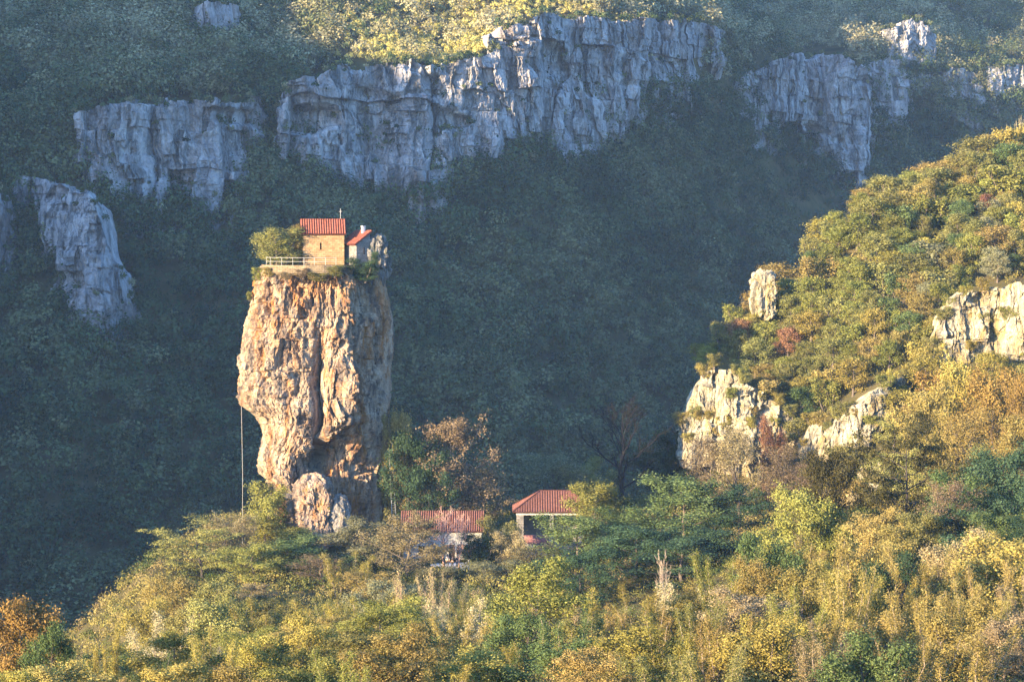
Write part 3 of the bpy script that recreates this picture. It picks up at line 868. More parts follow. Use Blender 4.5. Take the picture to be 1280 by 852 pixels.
# hanging cable
ca, cb2 = P(301.5, 498, 398.5), P(303, 668, 397.5)
cb2[2] = float(ground(cb2[0], cb2[1])) - 0.1
mb = MB().tube([(0, 0, 0), tuple((ca - cb2) * 0.5 + [0.12, 0, 0]), tuple(ca - cb2)], 0.032, 5)
tag(mb.build('cable', M['white_paint'], None, tuple(cb2)), 'thin pale cable hanging straight down from the pillar overhang', 'cable')

# ladder up the shaded side
la, lb = P(488.5, 562, 398.0), P(493.0, 648, 396.0)
lad = empty('ladder', tuple(lb), 'thin iron ladder leaning on the shaded edge of the pillar foot', 'ladder')
v_ = la - lb
for dx in (-0.28, 0.28):
    MB().tube([(dx, 0, -1.5), tuple(v_ + [dx, 0, 0])], 0.045, 5).build('stringer', M['metal'], lad)
mb = MB()
for t in np.arange(0.02, 1.0, 0.035):
    q = v_ * t; mb.tube([q + [-0.27, 0, 0], q + [0.27, 0, 0]], 0.025, 4)
mb.build('rungs', M['metal'], lad)['kind'] = 'stuff'

# long house
hx0, hx1 = P(500, 666, 383)[0], P(605.5, 666, 383)[0]
he = float(P(550, 665, 382)[2])
hb = -3.4
house = empty('long_house', ((hx0 + hx1) / 2, 383.0, hb), 'long low house with a ribbed red tiled roof beside the pillar foot', 'house')
HL = (hx1 - hx0) / 2; HE = he - hb
mb = MB()
mb.panel(-HL + .5, HL - .4, -1.0, HE + 0.05, 0.6, 1.0, [(-1.15, -0.25, -0.2, 2.3), (-3.6, -2.7, 1.0, 2.4), (1.0, 1.9, -0.2, 2.6)])
mb.panel(-HL + .5, HL - .4, -1.0, HE + 0.05, 7.2, 7.6)
mb.box(-HL + .5, 1.0, -1.0, -HL + .9, 7.2, HE + 0.05).box(HL - .8, 1.0, -1.0, HL - .4, 7.2, HE + 0.05)
for a in (-HL + .5, HL - .8): mb.prism([(0.6, HE + .05), (7.6, HE + .05), (4.1, HE + 2.3)], 0, a, a + .4)
mb.build('wall', M['plaster'], house)
for a, b, c, d_ in ((-1.15, -0.25, -0.2, 2.3), (1.0, 1.9, -0.2, 2.6)):
    MB().box(a + 0.02, 0.85, c, b - 0.02, 0.92, d_ - 0.02).build('door', M['dark_wood'], house)
MB().box(-3.58, 0.85, 1.02, -2.72, 0.92, 2.38).build('window', M['dark_wood'], house)
mb = MB()
tiled(mb, (-HL, 4.1, HE + 2.55), (HL, 4.1, HE + 2.55), (HL, 0.0, HE - .02), (-HL, 0.0, HE - .02), 38, 0.07, 12)
tiled(mb, (-HL, 4.1, HE + 2.55), (HL, 4.1, HE + 2.55), (HL, 8.2, HE - .02), (-HL, 8.2, HE - .02), 38, 0.07, 12)
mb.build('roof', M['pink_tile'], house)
# lean-to porch in front of its right half
porch = MB()
porch.panel(2.3, 6.9, -1.0, 1.7, -2.2, -1.9, [(2.6, 3.9, -0.6, 1.3), (5.1, 6.5, -0.6, 1.3)])
porch.box(6.6, -1.9, -1.0, 6.9, 0.55, 1.7)
porch.build('porch', M['plaster'], house)
mb = MB(); tiled(mb, (2.2, 0.55, 2.45), (7.1, 0.55, 2.45), (7.1, -2.5, 1.75), (2.2, -2.5, 1.75), 15, 0.06, 5)
mb.build('porch_roof', M['dark_wood'], house)

# hip-roofed pavilion
vx0 = P(641, 640, 386)[0]
ve = float(P(680, 640, 386)[2]); vb = -2.2
VL, VD = 13.0, 8.4
pav = empty('pavilion', (vx0, 386.0, vb), 'open-fronted pavilion with a red hip roof and white posts among the trees', 'pavilion')
VE = ve - vb
op = 1.45
mb = MB()
mb.panel(0.7, VL - .7, -1.0, op, 0.7, 1.0)
mb.panel(0.7, VL - .7, -1.0, VE, VD - 1.0, VD - .7)
mb.box(VL - 1.0, 1.003, -1.0, VL - .7, VD - 1.003, VE)
mb.box(0.7, 1.003, -1.0, 1.0, VD - 1.003, VE)
mb.build('wall', M['plaster'], pav)
for a, wd in ((0.55, 1.1), (5.55, 0.6)):
    MB().box(a, 0.55, op + 0.003, a + wd, 1.15, VE - 0.48).build('post', M['grey_wall'] if wd > 1 else M['white_paint'], pav)
MB().box(0.5, 0.5, VE - 0.477, VL - .5, 1.2, VE - 0.02).build('beam', M['white_paint'], pav)
MB().box(1.66, 0.62, op + 0.01, 5.53, 0.80, op + 0.85).box(1.66, 0.55, op + 0.853, 5.53, 0.87, op + 0.98).build('parapet', M['red_paint'], pav)
MB().box(0.6, 0.45, op - 0.3, 6.2, 0.697, op - 0.003).build('ledge', M['red_paint'], pav)
mb = MB(); rh = VE + 2.75
A_, B_, C_, D_ = (0, 0, VE), (VL, 0, VE), (VL, VD, VE), (0, VD, VE)
R1, R2 = (4.2, VD / 2, rh), (VL - 4.2, VD / 2, rh)
tiled(mb, R1, R2, B_, A_, 34, 0.05, 9); tiled(mb, R2, R1, D_, C_, 34, 0.05, 9)
tiled(mb, R1, R1, A_, D_, 22, 0.05, 9); tiled(mb, R2, R2, C_, B_, 22, 0.05, 9)
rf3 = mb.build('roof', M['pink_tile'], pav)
mb = MB()
for a, b in ((A_, R1), (D_, R1), (B_, R2), (C_, R2), (R1, R2)):
    mb.tube([np.array(a) + [0, 0, .1], np.array(b) + [0, 0, .1]], 0.13, 7)
mb.build('hip_cap', M['pink_tile'], rf3)

# pale paved yard in front of the long house
yc = P(578, 706, 378)
th = np.linspace(0, 2 * math.pi, 40, endpoint=False)
yx = yc[0] + 4.5 * np.cos(th) * (1 + 0.15 * np.sin(3 * th)); yy = 377.5 + 3.6 * np.sin(th)
yz = np.array([ground(a, b) for a, b in zip(yx, yy)]) + 0.06
Vy = np.concatenate([np.c_[yx, yy, yz], [[yc[0], 377.5, float(ground(yc[0], 377.5)) + 0.06]]])
tag(obj('path', mesh_data('path', Vy, np.stack([np.arange(40), (np.arange(40) + 1) % 40, np.full(40, 40)], -1), [M['paving']])), None, None, None, 'structure')


# people on the paved yard
def body_bm(name, joints, edges, radii, mat, parent, levels=2):
    import bmesh
    bm = bmesh.new(); ly = bm.verts.layers.skin.verify()
    vs = []
    for i, (j_, r_) in enumerate(zip(joints, radii)):
        v = bm.verts.new(j_); v[ly].radius = (r_, r_); v[ly].use_root = (i == 0); vs.append(v)
    for a, b in edges: bm.edges.new((vs[a], vs[b]))
    me = bpy.data.meshes.new(name); bm.to_mesh(me); bm.free(); me.materials.append(mat)
    o = obj(name, me, parent)
    md = o.modifiers.new('skin', 'SKIN'); md.use_smooth_shade = True
    ss = o.modifiers.new('smooth', 'SUBSURF'); ss.levels = ss.render_levels = levels
    return o


M['skin'] = plain_mat('skin', (0.46, 0.28, 0.20), 0.6, 0.05)
def cloth(n, c): return plain_mat(n, c, 0.9, 0.1, 8)


def person(px, Y, rz, label, top_c, leg_c, hair_c, swing=0.06):
    p = P(px, 700, Y); z = float(ground(p[0], Y)) + 0.06
    root = empty('person', (p[0], Y, z), label, 'person', 'people on the paved yard', rz)
    J = [(0, 0, 0.93), (0, 0, 1.12), (0, -0.01, 1.36), (0, 0, 1.50), (0, -0.01, 1.60), (0, -0.015, 1.70)]
    Rr = [0.13, 0.125, 0.135, 0.055, 0.085, 0.075]
    E = [(0, 1), (1, 2), (2, 3), (3, 4), (4, 5)]
    leg_j, leg_r, leg_e = [(0, 0, 0.97), (0, 0, 0.9)], [0.135, 0.135], [(0, 1)]
    top_j, top_r, top_e = [(0, 0, 0.95), (0, 0, 1.15), (0, -0.01, 1.37), (0, 0, 1.46)], [0.145, 0.14, 0.15, 0.07], [(0, 1), (1, 2), (2, 3)]
    for s_ in (-1, 1):
        n0 = len(J)
        J += [(s_ * .10, 0, .86), (s_ * .11, -s_ * swing * .5, .48), (s_ * .115, s_ * swing, .09), (s_ * .12, s_ * swing - .15, .035)]
        Rr += [0.092, 0.062, 0.045, 0.035]
        E += [(0, n0), (n0, n0 + 1), (n0 + 1, n0 + 2), (n0 + 2, n0 + 3)]
        a0 = len(J)
        J += [(s_ * .19, 0, 1.38), (s_ * .24, .02, 1.12), (s_ * .25, -.05, .88), (s_ * .25, -.07, .80)]
        Rr += [0.055, 0.043, 0.030, 0.034]
        E += [(2, a0), (a0, a0 + 1), (a0 + 1, a0 + 2), (a0 + 2, a0 + 3)]
        for q, ln in enumerate((.075, .085, .08, .065)):
            f0 = len(J); yo = -.10 + .02 * q
            J += [(s_ * .25, yo, .76), (s_ * .245, yo, .76 - ln)]; Rr += [.009, .007]; E += [(a0 + 3, f0), (f0, f0 + 1)]
        f0 = len(J); J += [(s_ * .235, -.12, .80), (s_ * .23, -.135, .75)]; Rr += [.011, .008]; E += [(a0 + 3, f0), (f0, f0 + 1)]
        l0 = len(leg_j)
        leg_j += [(s_ * .10, 0, .84), (s_ * .11, -s_ * swing * .5, .48), (s_ * .115, s_ * swing, .10)]; leg_r += [0.11, 0.08, 0.07]
        leg_e += [(1, l0), (l0, l0 + 1), (l0 + 1, l0 + 2)]
        t0 = len(top_j)
        top_j += [(s_ * .19, 0, 1.38), (s_ * .24, .02, 1.12), (s_ * .25, -.05, .90)]; top_r += [0.07, 0.06, 0.05]
        top_e += [(2, t0), (t0, t0 + 1), (t0 + 1, t0 + 2)]
    body_bm('body', J, E, Rr, M['skin'], root, 1)
    body_bm('trousers', leg_j, leg_e, leg_r, leg_c, root, 1)
    body_bm('jacket', top_j, top_e, top_r, top_c, root, 1)
    th_ = np.linspace(0, 2 * math.pi, 14, endpoint=False); hv = []
    for ph_ in (0.0, 0.4, 0.8, 1.2): hv += [(0.10 * math.cos(ph_) * math.cos(t), 0.015 + 0.115 * math.cos(ph_) * math.sin(t), 1.665 + 0.12 * math.sin(ph_)) for t in th_]
    obj('hair', mesh_data('hair', hv, [grid_faces(14, 4, True), np.array([[42 + i for i in range(14)]])], [hair_c], True), root)


dk, navy, pale_c, hairc = cloth('charcoal_cloth', (0.03, 0.03, 0.035)), cloth('navy_cloth', (0.02, 0.03, 0.06)), cloth('pale_cloth', (0.5, 0.48, 0.45)), cloth('dark_hair', (0.02, 0.016, 0.013))
person(559.5, 377.2, rad(10), 'person in a pale jacket and dark trousers, outermost of the three on the yard', pale_c, dk, hairc)
person(565.5, 376.4, rad(-25), 'person in charcoal clothes standing between the two others on the yard', dk, dk, hairc)
person(571.5, 376.9, rad(30), 'person in navy clothes standing on the yard beside the bright paving', navy, navy, hairc)

# ------------------------------------------------------------------ trees
def leaf_cards(C, size, rng, up=0.5, slim=0.6, out=None):
    n = len(C)
    nn = rng.normal(size=(n, 3)); nn /= np.linalg.norm(nn, axis=1, keepdims=True)
    if out is not None: nn = 0.75 * nn + out / (np.linalg.norm(out, axis=1, keepdims=True) + 1e-6)
    nn[:, 2] += up; nn /= np.linalg.norm(nn, axis=1, keepdims=True) + 1e-9
    u = np.cross(nn, rng.normal(size=(n, 3))); u /= np.linalg.norm(u, axis=1, keepdims=True) + 1e-9
    w_ = np.cross(nn, u)
    s_ = np.asarray(size) * rng.uniform(0.6, 1.35, n)
    a = u * (s_ * 0.65)[:, None]; b = w_ * (s_ * 0.65 * slim)[:, None]
    V = np.stack([C + a, C + b, C - a, C - b], 1).reshape(-1, 3)
    return V, np.arange(4 * n).reshape(n, 4)


def curve(p0, d, L_, n, bend, rng, wob=0.08):
    t = np.linspace(0, 1, n)[:, None]
    p = np.asarray(p0) + np.asarray(d) * L_ * t + np.array([0, 0, 1.0]) * bend * L_ * t ** 2
    w_ = np.cumsum(rng.normal(size=(n, 3)) * wob * L_ / n, axis=0); w_[0] = 0
    return p + w_


def grow(seed, H=8.0, spread=3.4, stems=1, tilt=8, clear=0.2, limbs=14, rise=35, bend=0.2, subs=4, prof='round',
         r0=0.16, leaves=5000, size=0.17, cr=0.45, squash=0.8, twigs=0, up=0.15, slim=0.6, sub_len=0.5, bias=None, leaf_lo=0.3, k=6, wood=True):
    """one tree: (trunk verts, faces), (crown verts, faces, v). Limbs and twigs belong to the trunk mesh unless twigs>0,
    when the fine twigs make the crown of a bare tree."""
    rng = np.random.default_rng(seed)
    TV, TF, n0 = [], [], 0
    WV, WF, m0 = [], [], 0
    tips, tw = [], []
    def add_t(p, r, kk):
        nonlocal n0
        V, F = tube(p, r, kk); TV.append(V); TF.append(F + n0); n0 += len(V)
    def add_w(p, r):
        nonlocal m0
        V, F = tube(p, r, 3); WV.append(V); WF.append(F + m0); m0 += len(V)
    ga = 0.0
    for s_ in range(stems):
        az0 = s_ * 2 * math.pi / stems + rng.uniform(-.5, .5)
        ti = rad(tilt * rng.uniform(0.5, 1.3)) if stems > 1 else rad(tilt * rng.uniform(0, 1))
        d0 = np.array([math.cos(az0) * math.sin(ti), math.sin(az0) * math.sin(ti), math.cos(ti)])
        hs = H * (rng.uniform(0.72, 1.0) if stems > 1 else 0.96)
        tr = curve((0.12 * stems * math.cos(az0) * (stems > 1), 0.12 * stems * math.sin(az0) * (stems > 1), -0.25), d0, hs, 9, 0.03, rng, 0.10)
        t9 = np.linspace(0, 1, 9)
        rr = r0 * (1 - 0.88 * t9) * (1.0 if stems == 1 else 0.7); rr[0] *= 1.35
        add_t(tr, rr, k)
        nl = max(3, int(limbs / (stems ** 0.6)))
        for i in range(nl):
            t = clear + (0.97 - clear) * ((i + rng.uniform(0.1, 0.9)) / nl)
            p0 = np.array([np.interp(t, t9, tr[:, c]) for c in range(3)])
            ga += 2.4 + rng.uniform(-.5, .5)
            q = (t - clear) / (1 - clear)
            if prof == 'round': L_ = spread * math.sqrt(max(0.06, 1 - (2 * q * 0.92 - 0.72) ** 2 * 0.72))
            elif prof == 'dome': L_ = spread * math.sqrt(max(0.05, 1 - (q * 0.98) ** 2))
            elif prof == 'flat': L_ = spread * (0.55 + 0.45 * math.sin(min(1, q * 1.3) * math.pi * 0.62))
            elif prof == 'spire': L_ = spread * (1.0 - 0.85 * q)
            else: L_ = spread
            L_ *= rng.uniform(0.65, 1.12) / (stems ** 0.35)
            e = rad(rise + (35 * q if prof in ('round', 'dome') else 10 * q) + rng.uniform(-12, 12)); e = min(e, rad(82))
            d = np.array([math.cos(ga) * math.cos(e), math.sin(ga) * math.cos(e), math.sin(e)])
            lb_ = curve(p0, d, L_, 6, bend * rng.uniform(0.3, 1.3), rng, 0.16)
            lr = max(0.018, np.interp(t, t9, rr) * 0.62)
            add_t(lb_, np.linspace(lr, lr * 0.25, 6), max(4, k - 2))
            t6 = np.linspace(0, 1, 6)
            tips.append(lb_[4:]); tw.append(np.ones(2))
            for j_ in range(subs):
                ts = rng.uniform(leaf_lo, 1.0)
                ps = np.array([np.interp(ts, t6, lb_[:, c]) for c in range(3)])
                a2 = ga + rng.choice([-1, 1]) * rng.uniform(0.4, 1.3); e2 = e + rng.uniform(-0.6, 0.6)
                ds = np.array([math.cos(a2) * math.cos(e2), math.sin(a2) * math.cos(e2), math.sin(e2)])
                l2 = L_ * sub_len * rng.uniform(0.5, 1.1) * (1.15 - 0.5 * ts)
                sb = curve(ps, ds, l2, 5, bend * 0.7, rng, 0.2)
                add_t(sb, np.linspace(max(0.012, lr * 0.4), 0.008, 5), 4 if wood else 3)
                tips.append(sb[1:]); tw.append(np.full(4, 1.0))
                for g in range(twigs):
                    tg = rng.uniform(0.2, 1.0)
                    pg = np.array([np.interp(tg, np.linspace(0, 1, 5), sb[:, c]) for c in range(3)])
                    dg_ = ds + rng.normal(size=3) * 0.55 + np.array([0, 0, .25]); dg_ /= np.linalg.norm(dg_)
                    l3 = l2 * rng.uniform(0.3, 0.7)
                    tg_ = curve(pg, dg_, l3, 4, 0.1, rng, 0.25)
                    add_w(tg_, np.linspace(0.022, 0.010, 4)); tips.append(tg_[2:]); tw.append(np.full(2, .6))
    T = np.concatenate(tips)
    trunk = (np.concatenate(TV), np.concatenate(TF))
    if leaves:
        # clumps: some spots carry many leaves, others few
        wgt = rng.gamma(1.1, 1.0, len(T)); wgt /= wgt.sum()
        idx = rng.choice(len(T), leaves, p=wgt)
        off = rng.normal(size=(leaves, 3)) * cr * np.array([1, 1, squash])
        C = T[idx] + off
        C[:, 2] = np.maximum(C[:, 2], 0.15)
        V, F = leaf_cards(C, size, rng, up, slim, off)
        cv = rng.uniform(0, 1, len(T))
        v = np.clip(0.55 * cv[idx] + 0.45 * rng.uniform(0, 1, leaves), 0, 1)
        v = np.repeat(v, 4)
        if WV:
            W_ = np.concatenate(WV); G_ = np.concatenate(WF)
            return trunk, (np.concatenate([V, W_]), np.concatenate([F, G_ + len(V)]), np.concatenate([v, np.full(len(W_), .3)]))
        return trunk, (V, F, v)
    V, F = np.concatenate(WV), np.concatenate(WF)
    return trunk, (V, F, np.full(len(V), 0.5))


KINDS = {}
def kind(name, n, seed, bark, **kw):
    out = []
    for i in range(n):
        (tv, tf), (lv, lf, la_) = grow(seed + i * 13, **kw)
        H = max(lv[:, 2].max(), tv[:, 2].max()); H = np.percentile(lv[:, 2], 99.5)
        W = np.percentile(np.abs(lv[:, :2]), 97) * 2
        td = mesh_data(name + '_trunk', tv, tf, [M[bark]], True)
        ld = mesh_data(name + '_crown', lv, lf, [PAL['olive']], False, {'v': la_})
        out.append((td, ld, H, W))
    KINDS[name] = out


kind('broad', 5, 100, 'bark', H=8, spread=3.3, clear=0.12, limbs=18, rise=15, subs=5, leaves=19000, size=0.125, cr=0.36)
kind('bushy', 4, 200, 'bark', H=5, spread=1.9, stems=3, tilt=14, clear=0.08, limbs=22, rise=30, subs=4, leaves=15000, size=0.092, cr=0.27)
kind('sapling', 6, 300, 'pale_bark', H=6, spread=1.0, stems=6, tilt=13, clear=0.15, limbs=40, rise=55, subs=3, prof='spire', r0=0.07, leaves=13000, size=0.08, cr=0.15, squash=1.5, slim=0.45, up=0.1)
kind('spray', 4, 400, 'pale_bark', H=6, spread=1.2, stems=5, tilt=14, clear=0.2, limbs=34, rise=55, subs=4, prof='spire', r0=0.06, leaves=6000, size=0.075, cr=0.14, squash=1.6, twigs=2, up=0.1, slim=0.4)
kind('layered', 3, 500, 'dark_bark', H=10, spread=5.2, clear=0.22, limbs=20, rise=2, bend=0.10, subs=7, prof='flat', r0=0.22, leaves=20000, size=0.14, cr=0.36, squash=0.35, up=0.5)
kind('dome', 2, 600, 'bark', H=10, spread=4.6, clear=0.18, limbs=26, rise=22, subs=7, prof='dome', leaves=14000, size=0.13, cr=0.30, twigs=1)
kind('bare', 3, 700, 'dark_bark', H=9, spread=3.2, clear=0.28, limbs=16, rise=40, subs=6, leaves=0, twigs=5, r0=0.2)
kind('twiggy', 3, 800, 'bark', H=9, spread=3.6, clear=0.2, limbs=20, rise=35, subs=6, leaves=7500, size=0.12, cr=0.38, twigs=4, r0=0.18)
kind('hill', 7, 900, 'bark', H=6, spread=2.5, clear=0.10, limbs=14, rise=18, subs=4, leaves=6000, size=0.175, cr=0.38, wood=False, k=5)
kind('hill_shrub', 4, 1000, 'bark', H=4, spread=1.6, stems=3, tilt=15, clear=0.1, limbs=16, rise=40, subs=3, leaves=3200, size=0.17, cr=0.28, wood=False, k=5)

NT = [0]
def tree(kd, palette, px, top, Y, width=None, base=None, cat='tree', name=None, vi=None, bark=None, sink=0.0):
    """stand one tree where it grows: photo column px at distance Y, tall enough to reach photo row top"""
    x = P(px, 600, Y)[0]
    z = float(ground(x, Y)) if base is None else float(P(px, base, Y)[2])
    z -= sink
    ht = float(P(px, top, Y)[2]) - z
    NT[0] += 1
    td, ld, H, W = KINDS[kd][(NT[0] * 7 if vi is None else vi) % len(KINDS[kd])]
    ht = max(ht, 1.2)
    sz = ht / H
    sx = (width * Y / FPX / W) if width else sz
    nm = name or ('shrub' if cat == 'shrub' else 'tree')
    root = bpy.data.objects.new(nm, None); COL.objects.link(root)
    root.location = (x, Y, z); root.scale = (sx, sx, sz)
    root.rotation_euler = (0, 0, (NT[0] * 2.399) % 6.283)
    t = bpy.data.objects.new('trunk', td); COL.objects.link(t); t.parent = root
    if bark:
        t.material_slots[0].link = 'OBJECT'; t.material_slots[0].material = M[bark]
    c = bpy.data.objects.new('crown', ld); COL.objects.link(c); c.parent = root
    c.material_slots[0].link = 'OBJECT'; c.material_slots[0].material = PAL[palette] if palette in PAL else M[palette]
    root['category'] = cat; root['kind'] = 'thing'
    return root


def H_(label, group, *a, **k):
    o = tree(*a, **k); o['label'] = label
    if group: o['group'] = group
    return o


GP = 'trees round the pillar and the houses'
GF = 'trees and saplings on the front slope'
GH = 'trees on the sunlit hillside'
# on the pillar
H_('round olive shrub overhanging the white railing on the pillar top', None, 'bushy', 'olive', 351, 284, 396.0, 60, base=333, cat='shrub', vi=1)
H_('autumn brown shrub squeezed between olive shrub and church wall', None, 'bushy', 'ochre', 372, 282, 397.5, 26, base=333, cat='shrub', vi=2)
H_('dark ivy-like shrub under the stone annex wall on the pillar', None, 'bushy', 'deep', 455, 322, 393.6, 38, base=352, cat='shrub', vi=0)
H_('dark green shrub high on the rock knob beside the annex', None, 'bushy', 'deep', 468, 308, 398.0, 18, base=340, cat='shrub', vi=3)
H_('small green shrub clinging to the pillar rim by the railing end', None, 'bushy', 'lime', 324, 334, 394.5, 16, base=352, cat='shrub', vi=1)
H_('tiny green tuft on the sunlit edge of the pillar side', None, 'bushy', 'lime', 313, 364, 395.0, 8, base=376, cat='shrub', vi=2)
H_('dry brown tuft hanging below the low terrace wall', None, 'bushy', 'brown', 359, 340, 389.8, 16, base=350, cat='shrub', vi=3)
H_('dry olive shrub spilling over the low terrace wall near the railing end', None, 'bushy', 'ochre', 338, 332, 392.4, 17, base=346, cat='shrub', vi=2)
H_('low green shrub at the wall corner below the church, on the pillar rim', None, 'bushy', 'olive', 421, 331, 390.4, 20, base=347, cat='shrub', vi=1)
H_('brown tuft in the middle of the low terrace wall', None, 'bushy', 'brown', 379, 335, 389.4, 15, base=348, cat='shrub', vi=0)
H_('olive tuft growing below the church front on the pillar face', None, 'bushy', 'olive', 398, 340, 389.2, 22, base=352, cat='shrub', vi=0)
# round the pillar foot
H_('big layered olive tree standing out over the gorge, trunk visible', GP, 'layered', 'olive', 252, 652, 366, 112, vi=0)
H_('twiggy tan tree rising behind the layered olive tree', GP, 'twiggy', 'tan', 285, 643, 376, 60, vi=0)
H_('tan fine-twigged tree under the hanging cable', GP, 'twiggy', 'tan', 308, 645, 372, 46, vi=1)
H_('bright yellow bush pressed against the lit pillar foot', GP, 'bushy', 'lime', 336, 604, 391, 58, cat='shrub')
H_('golden-green spreading bush below the bright yellow one', GP, 'bushy', 'golden', 352, 652, 385, 84, cat='shrub')
H_('green round tree in front of the pillar boulder', GP, 'broad', 'green', 372, 672, 368, 120, vi=1)
H_('light green tree between layered olive tree and green round tree', GP, 'broad', 'lime', 318, 678, 362, 90, vi=2)
H_('grey-olive tree under the small grey boulder', GP, 'broad', 'grey_olive', 452, 650, 374, 92, vi=3)
H_('slim yellow-leaved tree beside the domed ochre tree', GP, 'sapling', 'golden', 432, 690, 352, 60)
H_('brown twiggy bush in the shadow below the pillar boulder', GP, 'twiggy', 'brown', 404, 694, 358, 70, cat='shrub')
H_('domed ochre tree hiding the end of the long house', GP, 'dome', 'tan', 507, 641, 366, 118, vi=0)
H_('low ochre bush at the foot of the domed tree', GP, 'bushy', 'ochre', 462, 716, 345, 70, cat='shrub')
H_('dark autumn tree with golden top against the pillar edge', GP, 'broad', 'ochre', 497, 514, 399.5, 40, vi=4, bark='dark_bark')
H_('dark green tree behind the ridge of the long house', GP, 'broad', 'deep', 515, 540, 397.5, 74, vi=0, bark='dark_bark')
H_('brown half-bare round tree behind the long house', GP, 'dome', 'brown', 552, 522, 399, 112, vi=1)
H_('low dark thicket tree behind the roof end of the long house', GP, 'twiggy', 'brown', 600, 580, 402, 74, vi=0)
H_('thin bare pale sapling standing before the long house wall', GP, 'bare', 'pink_bark', 558, 632, 373, 34, vi=1, bark='pink_bark')
H_('small bare pale sapling near the porch of the long house', GP, 'bare', 'pink_bark', 574, 640, 372, 26, vi=2, bark='pink_bark')
H_('olive bush filling the gap between the two houses', GP, 'bushy', 'olive', 628, 646, 379, 50, cat='shrub')
H_('yellowish bush against the white pavilion post', GP, 'bushy', 'tan', 638, 664, 372, 44, cat='shrub')
H_('dark green bush covering the porch roof', GP, 'bushy', 'deep', 600, 664, 376, 46, cat='shrub')
H_('grey twiggy bush below the pavilion ledge', GP, 'twiggy', 'grey_olive', 668, 680, 368, 70, cat='shrub')
H_('grey-green bush in front of the paved yard', GP, 'bushy', 'grey_olive', 616, 700, 362, 64, cat='shrub')
H_('dull green bush hiding the foot of the long house', GP, 'bushy', 'grey_olive', 545, 708, 360, 50, cat='shrub')
H_('dim brownish tree behind the pavilion roof', GP, 'twiggy', 'grey_olive', 690, 566, 424, 92, vi=1)
H_('dark rounded tree beside the dim brownish one behind the pavilion', GP, 'broad', 'olive', 728, 572, 430, 70, vi=2)
H_('tall bare black tree standing between pavilion and pale crag', GP, 'bare', 'black_bark', 781, 498, 428, 78, vi=0, bark='black_bark')
H_('dark evergreen tree at the outer foot of the white crag', GP, 'broad', 'deep', 828, 536, 448, 80, vi=3, bark='dark_bark')
H_('second dark tree, just below the evergreen by the white crag', GP, 'broad', 'deep', 842, 566, 444, 54, vi=1, bark='dark_bark')
H_('sunlit green tree leaning over the corner of the pavilion', GP, 'broad', 'lime', 742, 602, 381, 84, vi=0)
H_('large green tree in front of the pavilion corner', GP, 'broad', 'green', 720, 644, 366, 96, vi=4)
H_('green tree behind the large one, crown lit on one side', GP, 'broad', 'green', 772, 636, 372, 90, vi=2)
H_('broad green tree with many lit tufts below the bare black tree', GP, 'broad', 'green', 852, 594, 372, 126, vi=1)
H_('deep green tree below the brown twiggy trees of the hillside foot', GP, 'broad', 'deep', 922, 610, 370, 96, vi=3)
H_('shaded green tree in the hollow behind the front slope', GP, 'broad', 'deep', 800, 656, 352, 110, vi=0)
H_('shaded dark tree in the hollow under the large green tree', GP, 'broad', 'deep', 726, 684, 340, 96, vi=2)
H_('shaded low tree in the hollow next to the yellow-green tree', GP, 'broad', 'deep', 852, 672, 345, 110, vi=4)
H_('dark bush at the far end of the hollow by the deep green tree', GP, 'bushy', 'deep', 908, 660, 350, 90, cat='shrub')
H_('brown bare-twigged tree under the outer white crag', GP, 'twiggy', 'brown', 890, 546, 412, 64, vi=0)
H_('tan bare-twigged tree, middle one of those under the outer crag', GP, 'twiggy', 'tan', 928, 536, 408, 70, vi=1)
H_('brown tree with a dark upright trunk below the middle of the long crag', GP, 'twiggy', 'brown', 972, 556, 404, 64, vi=2)
H_('grey-brown twiggy tree at the low end of the long white crag', GP, 'twiggy', 'brown', 1012, 578, 396, 60, vi=0)
H_('red-leaved shrub at the top of the twiggy brown trees', GP, 'bushy', 'red', 962, 520, 420, 30, cat='shrub')
H_('broad dark green crown between the golden-topped and the brown round tree', GP, 'broad', 'deep', 536, 566, 395.5, 70, vi=2, bark='dark_bark')
H_('tan bush on the bare edge between layered olive tree and gorge', GP, 'bushy', 'ochre', 204, 722, 330, 60, cat='shrub')
H_('ochre tree on the gorge edge below the layered olive tree', GP, 'broad', 'ochre', 226, 720, 312, 84, vi=1)
H_('olive tree on the gorge edge beside the ochre one', GP, 'broad', 'olive', 268, 724, 300, 84, vi=3)
H_('low golden bush lowest on the gorge edge', GP, 'bushy', 'golden', 186, 748, 296, 56, cat='shrub')
# on the rise at the frame's right
H_('dark layered oak before the low white crag', GF, 'layered', 'dark_oak', 1128, 518, 302, 150, vi=1)
H_('dark brown tree beside the dark layered oak, the smaller of the two', GF, 'broad', 'dark_oak', 1044, 566, 306, 90, vi=0, bark='dark_bark')
H_('yellow-green tree with pale stems below the two dark oaks', GF, 'broad', 'lime', 1002, 612, 292, 104, vi=1)
H_('dark green tree cut by the frame edge above the yellow round bush', GF, 'broad', 'deep', 1262, 548, 296, 110, vi=2)
H_('second dark green tree below the one at the frame edge', GF, 'broad', 'green', 1212, 590, 290, 100, vi=3)
H_('brown half-bare tree between layered oak and dark green trees', GF, 'twiggy', 'brown', 1180, 600, 284, 70, vi=2)
H_('orange-brown tree high above the dark green trees at the frame edge', GF, 'broad', 'rust', 1245, 462, 372, 100, vi=0)
H_('golden tree below the broad white crag', GF, 'broad', 'golden', 1196, 452, 384, 90, vi=1)
H_('ochre tree between the golden tree and the dark layered oak', GF, 'broad', 'ochre', 1158, 478, 374, 80, vi=2)
H_('orange tree at the frame edge under the broad white crag', GF, 'dome', 'rust', 1288, 470, 350, 80, vi=1)
H_('tan half-bare tree above the second dark green tree', GF, 'twiggy', 'ochre', 1214, 510, 352, 84, vi=0)
